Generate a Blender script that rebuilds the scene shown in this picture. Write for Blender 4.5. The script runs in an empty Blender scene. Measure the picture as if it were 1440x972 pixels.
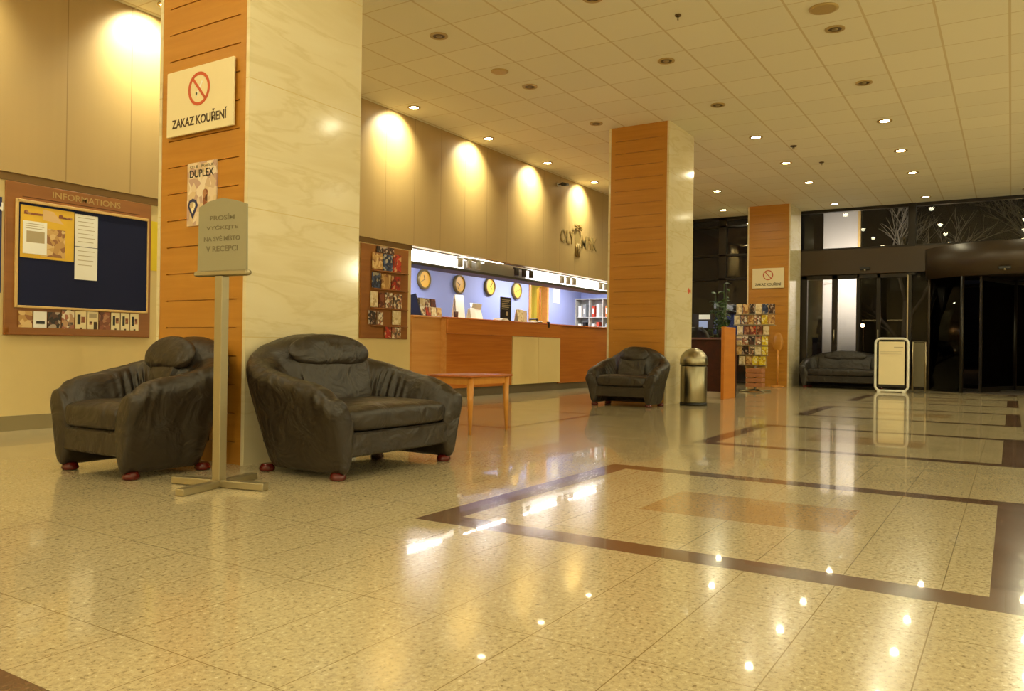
import bpy, math, random
from mathutils import Matrix, Vector, Euler
from mathutils import noise as mnoise
PI = math.pi
random.seed(7)
scn = bpy.context.scene
COL = scn.collection

# ------------------------------------------------------------------ helpers
class MB:
    """collects shapes, builds one mesh object"""
    def __init__(s): s.v = []; s.f = []; s.m = []; s.sm = []
    def add(s, vs, fs, mi=0, sm=False, M=None):
        o = len(s.v)
        s.v += [tuple(M @ Vector(p)) if M is not None else tuple(p) for p in vs]
        for f in fs:
            s.f.append([i + o for i in f]); s.m.append(mi); s.sm.append(sm)
        return s
    def box(s, x0, x1, y0, y1, z0, z1, mi=0, b=0.0, M=None):
        if x0 > x1: x0, x1 = x1, x0
        if y0 > y1: y0, y1 = y1, y0
        if z0 > z1: z0, z1 = z1, z0
        if b <= 0:
            vs = [(x, y, z) for x in (x0, x1) for y in (y0, y1) for z in (z0, z1)]
            fs = [(0, 1, 3, 2), (4, 6, 7, 5), (0, 4, 5, 1), (2, 3, 7, 6), (0, 2, 6, 4), (1, 5, 7, 3)]
            return s.add(vs, fs, mi, False, M)
        # chamfered box: 24 vertices
        b = min(b, (x1-x0)*.45, (y1-y0)*.45, (z1-z0)*.45)
        vs = []; idx = {}
        for ix, x in ((0, x0), (1, x1)):
            for iy, y in ((0, y0), (1, y1)):
                for iz, z in ((0, z0), (1, z1)):
                    sx = b if ix == 0 else -b; sy = b if iy == 0 else -b; sz = b if iz == 0 else -b
                    idx[ix, iy, iz] = len(vs)
                    vs += [(x, y+sy, z+sz), (x+sx, y, z+sz), (x+sx, y+sy, z)]
        fs = []
        I = lambda a, c, d, k: idx[a, c, d] + k
        fs += [(I(0,0,0,0), I(0,0,1,0), I(0,1,1,0), I(0,1,0,0)), (I(1,0,0,0), I(1,1,0,0), I(1,1,1,0), I(1,0,1,0))]
        fs += [(I(0,0,0,1), I(1,0,0,1), I(1,0,1,1), I(0,0,1,1)), (I(0,1,0,1), I(0,1,1,1), I(1,1,1,1), I(1,1,0,1))]
        fs += [(I(0,0,0,2), I(0,1,0,2), I(1,1,0,2), I(1,0,0,2)), (I(0,0,1,2), I(1,0,1,2), I(1,1,1,2), I(0,1,1,2))]
        for iz in (0, 1):
            for iy in (0, 1): fs.append((I(0,iy,iz,1), I(1,iy,iz,1), I(1,iy,iz,2), I(0,iy,iz,2)))
            for ix in (0, 1): fs.append((I(ix,0,iz,0), I(ix,1,iz,0), I(ix,1,iz,2), I(ix,0,iz,2)))
        for ix in (0, 1):
            for iy in (0, 1): fs.append((I(ix,iy,0,0), I(ix,iy,1,0), I(ix,iy,1,1), I(ix,iy,0,1)))
        for k in idx.values(): fs.append((k, k+1, k+2))
        return s.add(vs, fs, mi, False, M)
    def lathe(s, prof, n=24, mi=0, sm=True, M=None, cap=True):
        """prof: list of (r,z) from bottom up"""
        vs = []; fs = []
        for r, z in prof:
            for k in range(n):
                a = 2*PI*k/n; vs.append((r*math.cos(a), r*math.sin(a), z))
        for i in range(len(prof)-1):
            for k in range(n):
                k2 = (k+1) % n
                fs.append((i*n+k, i*n+k2, (i+1)*n+k2, (i+1)*n+k))
        s.add(vs, fs, mi, sm, M)
        if cap:
            o = len(s.v) - len(vs)
            s.f.append([o+k for k in reversed(range(n))]); s.m.append(mi); s.sm.append(False)
            s.f.append([o+(len(prof)-1)*n+k for k in range(n)]); s.m.append(mi); s.sm.append(False)
        return s
    def cyl(s, c, r, z0, z1, n=20, mi=0, r2=None, M=None, b=0):
        r2 = r if r2 is None else r2
        T = Matrix.Translation((c[0], c[1], 0))
        if M is not None: T = M @ T
        pr = [(r, z0), (r2, z1)] if not b else [(r-b, z0), (r, z0+b), (r2, z1-b), (r2-b, z1)]
        return s.lathe(pr, n, mi, True, T)
    def tube(s, pts, r, n=8, mi=0, closed=False, M=None):
        """r scalar or list"""
        P = [Vector(p) for p in pts]; N = len(P)
        vs = []; fs = []; up = None
        for i in range(N):
            if closed: t = (P[(i+1) % N] - P[i-1]).normalized()
            else: t = (P[min(i+1, N-1)] - P[max(i-1, 0)]).normalized()
            if up is None:
                up = Vector((0, 0, 1)) if abs(t.z) < .9 else Vector((1, 0, 0))
            a = t.cross(up)
            if a.length < 1e-5: a = t.orthogonal()
            a.normalize(); b = a.cross(t).normalized(); up = b
            rr = r[i] if isinstance(r, (list, tuple)) else r
            for k in range(n):
                q = 2*PI*k/n; vs.append(tuple(P[i] + a*(rr*math.cos(q)) + b*(rr*math.sin(q))))
        for i in range(N if closed else N-1):
            j = (i+1) % N
            for k in range(n):
                k2 = (k+1) % n; fs.append((i*n+k, i*n+k2, j*n+k2, j*n+k))
        if not closed: fs.append(tuple(reversed(range(n)))); fs.append(tuple((N-1)*n+k for k in range(n)))
        return s.add(vs, fs, mi, True, M)
    def prism(s, poly, z0, z1, mi=0, M=None):
        n = len(poly)
        vs = [(x, y, z0) for x, y in poly] + [(x, y, z1) for x, y in poly]
        fs = [tuple(reversed(range(n))), tuple(range(n, 2*n))] + [(i, (i+1) % n, n+(i+1) % n, n+i) for i in range(n)]
        return s.add(vs, fs, mi, False, M)
    def ring(s, cx, cy, r0, r1, z0, z1, n=40, mi=0, M=None):
        vs = []; fs = []
        for k in range(n):
            a = 2*PI*k/n; c, d = math.cos(a), math.sin(a)
            vs += [(cx+r0*c, cy+r0*d, z0), (cx+r1*c, cy+r1*d, z0), (cx+r1*c, cy+r1*d, z1), (cx+r0*c, cy+r0*d, z1)]
        for k in range(n):
            j = (k+1) % n
            for q in range(4): fs.append((k*4+q, k*4+(q+1) % 4, j*4+(q+1) % 4, j*4+q))
        return s.add(vs, fs, mi, False, M)
    def build(s, name, mats, parent=None, loc=(0, 0, 0), recalc=True, subsurf=0):
        me = bpy.data.meshes.new(name)
        me.from_pydata(s.v, [], s.f)
        if not isinstance(mats, (list, tuple)): mats = [mats]
        for m in mats: me.materials.append(m)
        me.polygons.foreach_set('material_index', s.m)
        me.polygons.foreach_set('use_smooth', s.sm)
        if recalc:
            import bmesh
            bm = bmesh.new(); bm.from_mesh(me); bmesh.ops.recalc_face_normals(bm, faces=bm.faces); bm.to_mesh(me); bm.free()
        me.update()
        o = bpy.data.objects.new(name, me); COL.objects.link(o)
        o.location = loc
        if parent: o.parent = parent
        if subsurf:
            md = o.modifiers.new('Subdivision', 'SUBSURF'); md.levels = subsurf; md.render_levels = subsurf
        return o

def thing(name, label, cat, loc=(0, 0, 0), rot=(0, 0, 0), group=None):
    o = bpy.data.objects.new(name, None); COL.objects.link(o)
    o.empty_display_size = .1
    o.location = loc; o.rotation_euler = rot; o['label'] = label; o['category'] = cat
    if group: o['group'] = group
    return o
def tag(o, label, cat, group=None, kind=None):
    o['label'] = label; o['category'] = cat
    if group: o['group'] = group
    if kind: o['kind'] = kind
    return o
def struct(o, label=None, cat=None):
    o['kind'] = 'structure'
    if label: o['label'] = label
    if cat: o['category'] = cat
    return o
def dup(root, loc=None, rot=None, label=None):
    r = root.copy(); COL.objects.link(r)
    if loc is not None: r.location = loc
    if rot is not None: r.rotation_euler = rot
    if label: r['label'] = label
    for ch in list(root.children):
        c = ch.copy(); COL.objects.link(c); c.parent = r
        for g in list(ch.children):
            d = g.copy(); COL.objects.link(d); d.parent = c
    return r
NEGY = (PI/2, 0, 0)        # mounted on a face that looks towards -Y
NEGX = (PI/2, 0, -PI/2)    # mounted on a face that looks towards -X

def lettering(text, mat, parent, cx, cy, z, w, h, name='lettering', ext=.001, bold=0.0):
    cu = bpy.data.curves.new('t', 'FONT'); cu.body = text; cu.size = 1; cu.extrude = .02; cu.offset = bold
    cu.align_x = 'CENTER'; cu.resolution_u = 3
    tmp = bpy.data.objects.new('t', cu); COL.objects.link(tmp)
    dg = bpy.context.evaluated_depsgraph_get(); dg.update()
    me = bpy.data.meshes.new_from_object(tmp.evaluated_get(dg))
    bpy.data.objects.remove(tmp); bpy.data.curves.remove(cu)
    xs = [v.co.x for v in me.vertices]; ys = [v.co.y for v in me.vertices]
    x0, x1, y0, y1 = min(xs), max(xs), min(ys), max(ys)
    for v in me.vertices:
        v.co.x = cx + ((v.co.x-x0)/(x1-x0)-.5)*w
        v.co.y = cy + ((v.co.y-y0)/(y1-y0)-.5)*h
        v.co.z = z + (ext if v.co.z > 0 else -.0008)
    me.name = name; me.materials.clear(); me.materials.append(mat)
    o = bpy.data.objects.new(name, me); COL.objects.link(o); o.parent = parent
    return o

# ------------------------------------------------------------------ materials
def nm(name):
    m = bpy.data.materials.new(name); m.use_nodes = True
    nt = m.node_tree; b = nt.nodes['Principled BSDF']
    return m, nt, b
def N(nt, t, **kw):
    n = nt.nodes.new(t)
    for k, v in kw.items():
        if k.startswith('i_'): n.inputs[k[2:].replace('_', ' ')].default_value = v
        else: setattr(n, k, v)
    return n
def rgb(r, g, b): # sRGB 0-255 -> linear
    f = lambda c: (c/255/12.92) if c/255 <= .04045 else ((c/255+.055)/1.055)**2.4
    return (f(r), f(g), f(b), 1)
def plain(name, col, rough=.5, metal=0, spec=.5, bump=0, bscale=60, emit=0, ecol=None, vary=.0, vscale=8):
    m, nt, b = nm(name)
    b.inputs['Base Color'].default_value = col; b.inputs['Roughness'].default_value = rough
    b.inputs['Metallic'].default_value = metal; b.inputs['Specular IOR Level'].default_value = spec
    tc = N(nt, 'ShaderNodeTexCoord')
    if vary or True:
        no = N(nt, 'ShaderNodeTexNoise'); no.inputs['Scale'].default_value = vscale; no.inputs['Detail'].default_value = 3
        nt.links.new(tc.outputs['Object'], no.inputs['Vector'])
        mp = N(nt, 'ShaderNodeMapRange'); v = vary or .02
        mp.inputs['To Min'].default_value = 1-v; mp.inputs['To Max'].default_value = 1+v
        nt.links.new(no.outputs['Fac'], mp.inputs['Value'])
        hs = N(nt, 'ShaderNodeHueSaturation'); hs.inputs['Color'].default_value = col
        nt.links.new(mp.outputs[0], hs.inputs['Value']); nt.links.new(hs.outputs[0], b.inputs['Base Color'])
    if bump:
        n2 = N(nt, 'ShaderNodeTexNoise'); n2.inputs['Scale'].default_value = bscale; n2.inputs['Detail'].default_value = 4
        nt.links.new(tc.outputs['Object'], n2.inputs['Vector'])
        bp = N(nt, 'ShaderNodeBump'); bp.inputs['Strength'].default_value = bump; bp.inputs['Distance'].default_value = .01
        nt.links.new(n2.outputs['Fac'], bp.inputs['Height']); nt.links.new(bp.outputs[0], b.inputs['Normal'])
    if emit:
        b.inputs['Emission Color'].default_value = ecol or col; b.inputs['Emission Strength'].default_value = emit
    return m
def ramp(nt, stops):
    r = N(nt, 'ShaderNodeValToRGB'); cr = r.color_ramp
    while len(cr.elements) < len(stops): cr.elements.new(.5)
    for e, (p, c) in zip(cr.elements, stops): e.position = p; e.color = c
    return r
def mapped(nt, scale, coord='Object'):
    tc = N(nt, 'ShaderNodeTexCoord'); mp = N(nt, 'ShaderNodeMapping')
    mp.inputs['Scale'].default_value = scale
    nt.links.new(tc.outputs[coord], mp.inputs['Vector']); return mp
def wood(name, c1, c2, scale=(14, .7, 10), rough=.35):
    m, nt, b = nm(name)
    mp = mapped(nt, scale); no = N(nt, 'ShaderNodeTexNoise'); no.inputs['Scale'].default_value = 1.6; no.inputs['Detail'].default_value = 5; no.inputs['Distortion'].default_value = .6
    nt.links.new(mp.outputs[0], no.inputs['Vector'])
    r = ramp(nt, [(.3, c1), (.7, c2)]); nt.links.new(no.outputs['Fac'], r.inputs[0]); nt.links.new(r.outputs[0], b.inputs['Base Color'])
    b.inputs['Roughness'].default_value = rough
    return m
def joints_mask(nt, axis, period, offset, width, coord='Object'):
    """1 in the joint"""
    tc = N(nt, 'ShaderNodeTexCoord'); sp = N(nt, 'ShaderNodeSeparateXYZ'); nt.links.new(tc.outputs[coord], sp.inputs[0])
    a = N(nt, 'ShaderNodeMath', operation='SUBTRACT'); nt.links.new(sp.outputs[axis], a.inputs[0]); a.inputs[1].default_value = offset - period/2
    b = N(nt, 'ShaderNodeMath', operation='PINGPONG'); nt.links.new(a.outputs[0], b.inputs[0]); b.inputs[1].default_value = period/2
    c = N(nt, 'ShaderNodeMath', operation='GREATER_THAN'); nt.links.new(b.outputs[0], c.inputs[0]); c.inputs[1].default_value = period/2 - width/2
    return c
def mx(nt, fac, a, b):
    m = N(nt, 'ShaderNodeMix', data_type='RGBA')
    for s, v in ((0, fac), (6, a), (7, b)):
        if hasattr(v, 'outputs'): nt.links.new(v.outputs[0], m.inputs[s])
        elif hasattr(v, 'is_linked'): nt.links.new(v, m.inputs[s])
        else: m.inputs[s].default_value = v
    return m.outputs[2]
def mmax(nt, a, b):
    m = N(nt, 'ShaderNodeMath', operation='MAXIMUM'); nt.links.new(a.outputs[0], m.inputs[0]); nt.links.new(b.outputs[0], m.inputs[1]); return m
def granite(name, base, dark, light, joint=True, rough=.17, amt=.5):
    m, nt, b = nm(name)
    tc = N(nt, 'ShaderNodeTexCoord')
    n1 = N(nt, 'ShaderNodeTexNoise'); n1.inputs['Scale'].default_value = 62; n1.inputs['Detail'].default_value = 6; n1.inputs['Roughness'].default_value = .75
    nt.links.new(tc.outputs['Object'], n1.inputs['Vector'])
    n2 = N(nt, 'ShaderNodeTexVoronoi'); n2.inputs['Scale'].default_value = 130
    nt.links.new(tc.outputs['Object'], n2.inputs['Vector'])
    r1 = ramp(nt, [(.33, dark), (.47, base), (.56, base), (.70, light)])
    nt.links.new(n1.outputs['Fac'], r1.inputs[0])
    r2 = ramp(nt, [(0, (.62, .62, .62, 1)), (.5, (1, 1, 1, 1)), (1, (1.0, 1.0, 1.0, 1))])
    sp = N(nt, 'ShaderNodeSeparateColor'); nt.links.new(n2.outputs['Color'], sp.inputs[0]); nt.links.new(sp.outputs[0], r2.inputs[0])
    mu = N(nt, 'ShaderNodeMix', data_type='RGBA', blend_type='MULTIPLY'); mu.inputs[0].default_value = amt
    nt.links.new(r1.outputs[0], mu.inputs[6]); nt.links.new(r2.outputs[0], mu.inputs[7])
    n3 = N(nt, 'ShaderNodeTexNoise'); n3.inputs['Scale'].default_value = 1.7; n3.inputs['Detail'].default_value = 2
    nt.links.new(tc.outputs['Object'], n3.inputs['Vector'])
    mp = N(nt, 'ShaderNodeMapRange'); mp.inputs['To Min'].default_value = .93; mp.inputs['To Max'].default_value = 1.07; nt.links.new(n3.outputs['Fac'], mp.inputs['Value'])
    hs = N(nt, 'ShaderNodeHueSaturation'); nt.links.new(mu.outputs[2], hs.inputs['Color']); nt.links.new(mp.outputs[0], hs.inputs['Value'])
    out = hs.outputs[0]
    if joint:
        jx = joints_mask(nt, 0, .592, 1.8-.592, .0032); jy = joints_mask(nt, 1, .292, .765, .0032)
        out = mx(nt, mmax(nt, jx, jy), out, rgb(138, 118, 80))
    nt.links.new(out, b.inputs['Base Color'])
    b.inputs['Roughness'].default_value = rough
    nr = N(nt, 'ShaderNodeTexNoise'); nr.inputs['Scale'].default_value = 3.0; nr.inputs['Detail'].default_value = 4
    nt.links.new(tc.outputs['Object'], nr.inputs['Vector'])
    rr = N(nt, 'ShaderNodeMapRange'); rr.inputs['To Min'].default_value = rough*.75; rr.inputs['To Max'].default_value = rough*1.35
    nt.links.new(nr.outputs['Fac'], rr.inputs['Value']); nt.links.new(rr.outputs[0], b.inputs['Roughness'])
    b.inputs['Specular IOR Level'].default_value = .42
    b.inputs['Coat Weight'].default_value = .45; b.inputs['Coat Roughness'].default_value = .028; b.inputs['Coat IOR'].default_value = 1.38
    return m

M_floor = granite('light_granite', rgb(192, 176, 140), rgb(120, 102, 68), rgb(232, 220, 190))
M_floor_dark = granite('brown_granite', rgb(106, 78, 58), rgb(76, 56, 42), rgb(134, 106, 82), joint=False)
M_floor_red = granite('pinkish_granite', rgb(178, 148, 104), rgb(122, 92, 58), rgb(204, 176, 134), joint=False)
M_mat = plain('entrance_mat', rgb(70, 62, 56), .9, bump=.5, bscale=200)

def ceiling_mat():
    m, nt, b = nm('ceiling_tile')
    jx = joints_mask(nt, 0, .6, 8.64, .014); jy = joints_mask(nt, 1, .5785, .045, .022)
    j = mmax(nt, jx, jy)
    tc = N(nt, 'ShaderNodeTexCoord'); wn = N(nt, 'ShaderNodeTexWhiteNoise'); 
    # slight tile to tile change
    sn = N(nt, 'ShaderNodeVectorMath', operation='SNAP'); sn.inputs[1].default_value = (.6, .5785, 10)
    ad = N(nt, 'ShaderNodeVectorMath', operation='SUBTRACT'); ad.inputs[1].default_value = (8.64, .045, 0)
    nt.links.new(tc.outputs['Object'], ad.inputs[0]); nt.links.new(ad.outputs[0], sn.inputs[0]); nt.links.new(sn.outputs[0], wn.inputs['Vector'])
    mp = N(nt, 'ShaderNodeMapRange'); mp.inputs['To Min'].default_value = .955; mp.inputs['To Max'].default_value = 1.02; nt.links.new(wn.outputs['Value'], mp.inputs['Value'])
    hs = N(nt, 'ShaderNodeHueSaturation'); hs.inputs['Color'].default_value = rgb(236, 229, 206); nt.links.new(mp.outputs[0], hs.inputs['Value'])
    out = mx(nt, j, hs.outputs[0], rgb(212, 196, 158))
    nt.links.new(out, b.inputs['Base Color']); b.inputs['Roughness'].default_value = .7
    return m
M_ceil = ceiling_mat()
def wallpanel_mat(name, col, jcol, period=.6, off=3.83, w=.012, rough=.45):
    m, nt, b = nm(name)
    jx = joints_mask(nt, 0, period, off, w)
    mp = mapped(nt, (6, 6, .25)); no = N(nt, 'ShaderNodeTexNoise'); no.inputs['Scale'].default_value = 2; nt.links.new(mp.outputs[0], no.inputs['Vector'])
    mr = N(nt, 'ShaderNodeMapRange'); mr.inputs['To Min'].default_value = .96; mr.inputs['To Max'].default_value = 1.04; nt.links.new(no.outputs['Fac'], mr.inputs['Value'])
    hs = N(nt, 'ShaderNodeHueSaturation'); hs.inputs['Color'].default_value = col; nt.links.new(mr.outputs[0], hs.inputs['Value'])
    nt.links.new(mx(nt, jx, hs.outputs[0], jcol), b.inputs['Base Color']); b.inputs['Roughness'].default_value = rough
    return m
M_wall = wallpanel_mat('wall_panel', rgb(177, 149, 98), rgb(148, 120, 74), w=.009)
M_wall_low = plain('lower_wall_paint', rgb(212, 190, 134), .55, vary=.03)
M_wall_far = plain('plain_wall', rgb(206, 186, 140), .7)
M_trim = plain('shadow_gap_trim', rgb(128, 96, 46), .5)
M_base = plain('grey_baseboard', rgb(138, 124, 88), .45)
def marble():
    m, nt, b = nm('polished_marble')
    mp = mapped(nt, (.7, .7, 3.2)); mp.inputs['Rotation'].default_value = (0, .35, 0)
    no = N(nt, 'ShaderNodeTexNoise'); no.inputs['Scale'].default_value = 1.5; no.inputs['Detail'].default_value = 7; no.inputs['Distortion'].default_value = .45
    nt.links.new(mp.outputs[0], no.inputs['Vector'])
    r = ramp(nt, [(.30, rgb(214, 198, 156)), (.46, rgb(221, 207, 169)), (.5, rgb(213, 197, 154)), (.54, rgb(222, 208, 170)), (.8, rgb(226, 214, 180))]); nt.links.new(no.outputs['Fac'], r.inputs[0])
    jz = joints_mask(nt, 2, .803, .795, .006)
    nt.links.new(mx(nt, jz, r.outputs[0], rgb(208, 186, 134)), b.inputs['Base Color'])
    b.inputs['Roughness'].default_value = .12; b.inputs['Specular IOR Level'].default_value = .5
    return m
M_marble = marble()
M_wood_col = wood('column_wood', rgb(178, 119, 38), rgb(190, 131, 48), (10, .8, 14), .32)
M_wood_board = wood('board_wood', rgb(134, 82, 30), rgb(150, 94, 38), (.8, 10, 14), .4)
M_wood_counter = wood('counter_wood', rgb(180, 102, 32), rgb(198, 122, 46), (.7, 10, 16), .3)
M_wood_side = wood('light_wood', rgb(196, 134, 66), rgb(208, 150, 82), (.8, 10, 12), .35)
M_wood_desk = wood('desk_wood', rgb(196, 118, 34), rgb(208, 130, 44), (.8, 8, 8), .35)
M_wood_dark = wood('dark_red_wood', rgb(62, 26, 14), rgb(84, 36, 20), (.8, 8, 8), .4)
M_wood_table = wood('table_wood', rgb(168, 88, 34), rgb(194, 110, 46), (1.2, 12, 12), .28)
M_wood_leg = wood('table_leg_wood', rgb(196, 128, 48), rgb(210, 146, 62), (12, 12, 1), .3)
M_cream = plain('cream_panel', rgb(236, 212, 148), .4)
M_kick = plain('kick_board', rgb(120, 108, 84), .5)
M_groove = plain('groove_shadow_gap', rgb(92, 52, 18), .8)
M_steel = plain('brushed_steel', rgb(176, 164, 138), .3, 1.0, bump=.04, bscale=300)
M_steel_bin = plain('bin_steel', rgb(150, 142, 116), .30, 1.0)
M_gold = plain('galvanised_stand', rgb(168, 156, 124), .42, .85)
M_grey_sign = plain('grey_board', rgb(150, 142, 112), .5)
M_grey_text = plain('grey_engraving', rgb(116, 106, 78), .6)
M_black = plain('black_plastic', rgb(28, 26, 24), .4)
M_dark = plain('dark_bronze', rgb(32, 25, 18), .35, .3)
M_header = plain('bronze_header', rgb(60, 46, 30), .4, .2)
M_white = plain('white_paper', rgb(242, 240, 234), .6)
M_white_plastic = plain('white_plastic', rgb(228, 224, 208), .35)
M_sign = plain('sign_cream', rgb(232, 216, 172), .4)
M_sign_text = plain('sign_brown_text', rgb(70, 50, 30), .6)
M_sign_red = plain('sign_red', rgb(196, 84, 44), .5)
M_sign_green = plain('sign_green', rgb(90, 130, 60), .5)
M_blue = plain('reception_blue', rgb(140, 152, 206), .6)
M_pin = plain('pin_board_felt', rgb(34, 38, 66), .95, bump=.25, bscale=400, spec=.15)
M_frame = plain('pale_frame', rgb(206, 170, 104), .4)
M_yellow = plain('yellow_poster', rgb(226, 182, 52), .5, vary=.1)
M_yellow2 = plain('bright_yellow_paper', rgb(222, 196, 30), .55)
M_blueposter = plain('blue_poster', rgb(38, 44, 92), .4)
M_pinkish = plain('pale_pink_paper', rgb(222, 184, 130), .6)
M_clock_face = plain('clock_face_gold', rgb(220, 170, 50), .35)
M_clock_rim = plain('clock_rim', rgb(120, 104, 58), .4, .3)
M_letter = plain('tan_letters', rgb(176, 142, 82), .45)
M_logo = plain('bronze_logo', rgb(150, 126, 74), .5, .1)
M_foot = plain('red_foot_wood', rgb(84, 18, 10), .2)
def leather(name, col):
    m, nt, b = nm(name)
    tc = N(nt, 'ShaderNodeTexCoord')
    v = N(nt, 'ShaderNodeTexVoronoi', feature='DISTANCE_TO_EDGE'); v.inputs['Scale'].default_value = 160; nt.links.new(tc.outputs['Object'], v.inputs['Vector'])
    n1 = N(nt, 'ShaderNodeTexNoise'); n1.inputs['Scale'].default_value = 5; n1.inputs['Detail'].default_value = 3; n1.inputs['Distortion'].default_value = 1.2; nt.links.new(tc.outputs['Object'], n1.inputs['Vector'])
    b1 = N(nt, 'ShaderNodeBump'); b1.inputs['Strength'].default_value = .10; b1.inputs['Distance'].default_value = .003; nt.links.new(v.outputs['Distance'], b1.inputs['Height'])
    b2 = N(nt, 'ShaderNodeBump'); b2.inputs['Strength'].default_value = .5; b2.inputs['Distance'].default_value = .05; nt.links.new(n1.outputs['Fac'], b2.inputs['Height']); nt.links.new(b1.outputs[0], b2.inputs['Normal'])
    nt.links.new(b2.outputs[0], b.inputs['Normal'])
    b.inputs['Base Color'].default_value = col; b.inputs['Roughness'].default_value = .38; b.inputs['Specular IOR Level'].default_value = .5
    return m
M_leather = leather('brown_leather', rgb(42, 33, 23))
M_leather_far = leather('dark_brown_leather', rgb(44, 38, 32))
def glass(name, tint, refl=.9):
    m = bpy.data.materials.new(name); m.use_nodes = True; nt = m.node_tree; nt.nodes.clear()
    o = N(nt, 'ShaderNodeOutputMaterial'); t = N(nt, 'ShaderNodeBsdfTransparent'); t.inputs[0].default_value = tint
    g = N(nt, 'ShaderNodeBsdfGlossy'); g.inputs['Roughness'].default_value = .02; g.inputs['Color'].default_value = (refl, refl, refl, 1)
    f = N(nt, 'ShaderNodeFresnel'); f.inputs['IOR'].default_value = 1.5
    x = N(nt, 'ShaderNodeMixShader'); nt.links.new(f.outputs[0], x.inputs[0]); nt.links.new(t.outputs[0], x.inputs[1]); nt.links.new(g.outputs[0], x.inputs[2])
    nt.links.new(x.outputs[0], o.inputs[0]); return m
M_glass = glass('window_glass', (.8, .8, .78, 1))
M_glass_dark = glass('tinted_glass', (.30, .28, .26, 1), .35)
WARM = (1.0, .96, .63)
M_bulb = plain('lit_lamp', (1, .8, .5, 1), .5, emit=70, ecol=(1, .86, .55, 1))
M_bulb_soft = plain('soft_lamp', (1, .85, .6, 1), .5, emit=25, ecol=(1, .85, .6, 1))
M_bulb_off = plain('unlit_lamp', rgb(150, 130, 90), .3)
M_recess = plain('downlight_recess', rgb(96, 74, 40), .4, .4)
M_ring = plain('downlight_ring', rgb(186, 160, 104), .4, .3)
M_tubebox = plain('lit_white_diffuser', (.9, .9, .9, 1), .5, emit=2.3, ecol=(1, .96, .88, 1))
M_tube = plain('fluorescent_tube', (1, 1, 1, 1), .5, emit=4, ecol=(1, .97, .92, 1))
M_boxface = plain('light_box_metal', rgb(150, 146, 134), .5)
M_soffit = plain('dark_soffit', rgb(70, 66, 56), .6)
def printed(name, cols, scale=30, seed=0):
    m, nt, b = nm(name)
    tc = N(nt, 'ShaderNodeTexCoord'); oi = N(nt, 'ShaderNodeObjectInfo')
    ad = N(nt, 'ShaderNodeVectorMath', operation='ADD'); nt.links.new(tc.outputs['Object'], ad.inputs[0])
    sc = N(nt, 'ShaderNodeVectorMath', operation='SCALE'); nt.links.new(oi.outputs['Random'], sc.inputs['Scale']); sc.inputs[0].default_value = (37, 19, 7)
    nt.links.new(sc.outputs[0], ad.inputs[1])
    v = N(nt, 'ShaderNodeTexVoronoi'); v.inputs['Scale'].default_value = scale; nt.links.new(ad.outputs[0], v.inputs['Vector'])
    sp = N(nt, 'ShaderNodeSeparateColor'); nt.links.new(v.outputs['Color'], sp.inputs[0])
    r = ramp(nt, [(i/len(cols), c) for i, c in enumerate(cols)]); r.color_ramp.interpolation = 'CONSTANT'
    nt.links.new(sp.outputs[0], r.inputs[0]); nt.links.new(r.outputs[0], b.inputs['Base Color']); b.inputs['Roughness'].default_value = .4
    return m
P_mixed = printed('mixed_print', [rgb(226, 210, 180), rgb(166, 104, 80), rgb(130, 104, 80), rgb(230, 220, 200), rgb(190, 150, 110), rgb(92, 74, 64)], 34)
P_dark = printed('dark_print', [rgb(50, 36, 32), rgb(90, 60, 44), rgb(180, 160, 140), rgb(40, 34, 34)], 36)
P_blue = printed('blue_print', [rgb(52, 62, 90), rgb(70, 84, 120), rgb(40, 46, 70), rgb(170, 160, 140)], 28)
P_red = printed('red_print', [rgb(190, 60, 36), rgb(170, 50, 36), rgb(210, 160, 110), rgb(120, 50, 36)], 28)
P_pale = printed('pale_print', [rgb(232, 214, 176), rgb(226, 206, 160), rgb(200, 176, 130), rgb(240, 226, 196)], 26)
P_tan = printed('tan_print', [rgb(206, 164, 100), rgb(190, 146, 84), rgb(220, 188, 130), rgb(150, 100, 60)], 26)
P_yel = printed('yellow_print', [rgb(224, 196, 40), rgb(232, 214, 90), rgb(200, 160, 30), rgb(236, 226, 180)], 30)
P_brown = printed('brown_print', [rgb(120, 66, 36), rgb(140, 80, 50), rgb(96, 50, 30), rgb(170, 120, 84)], 26)
P_poster = printed('poster_print', [rgb(222, 200, 170), rgb(206, 178, 146), rgb(230, 212, 188), rgb(190, 156, 140), rgb(216, 190, 150)], 22)
PR = {'mixed': P_mixed, 'dark': P_dark, 'blue': P_blue, 'red': P_red, 'pale': P_pale, 'tan': P_tan, 'yellow': P_yel, 'brown': P_brown}

# ------------------------------------------------------------------ camera
f, yaw, pitch, roll = 1120.74568, 0.559803689, 0.00308867448, 0.0141163184
F = Vector((math.cos(yaw)*math.cos(pitch), math.sin(yaw)*math.cos(pitch), math.sin(pitch)))
R = Vector((math.sin(yaw), -math.cos(yaw), 0)); U = R.cross(F)
R2 = R*math.cos(roll) + U*math.sin(roll); U2 = -R*math.sin(roll) + U*math.cos(roll)
cam = bpy.data.cameras.new('camera'); co = bpy.data.objects.new('camera', cam); COL.objects.link(co)
cam.sensor_fit = 'HORIZONTAL'; cam.sensor_width = 36; cam.lens = f/1440*36; cam.clip_start = .05; cam.clip_end = 300
mw = Matrix((R2, U2, -F)).transposed().to_4x4(); mw.translation = (0, 0, .75); co.matrix_world = mw
scn.camera = co

# ------------------------------------------------------------------ shell
ZC, YW, XF = 3.906, 7.04, 18.62
X0, Y1 = -7.0, -9.0
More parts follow.
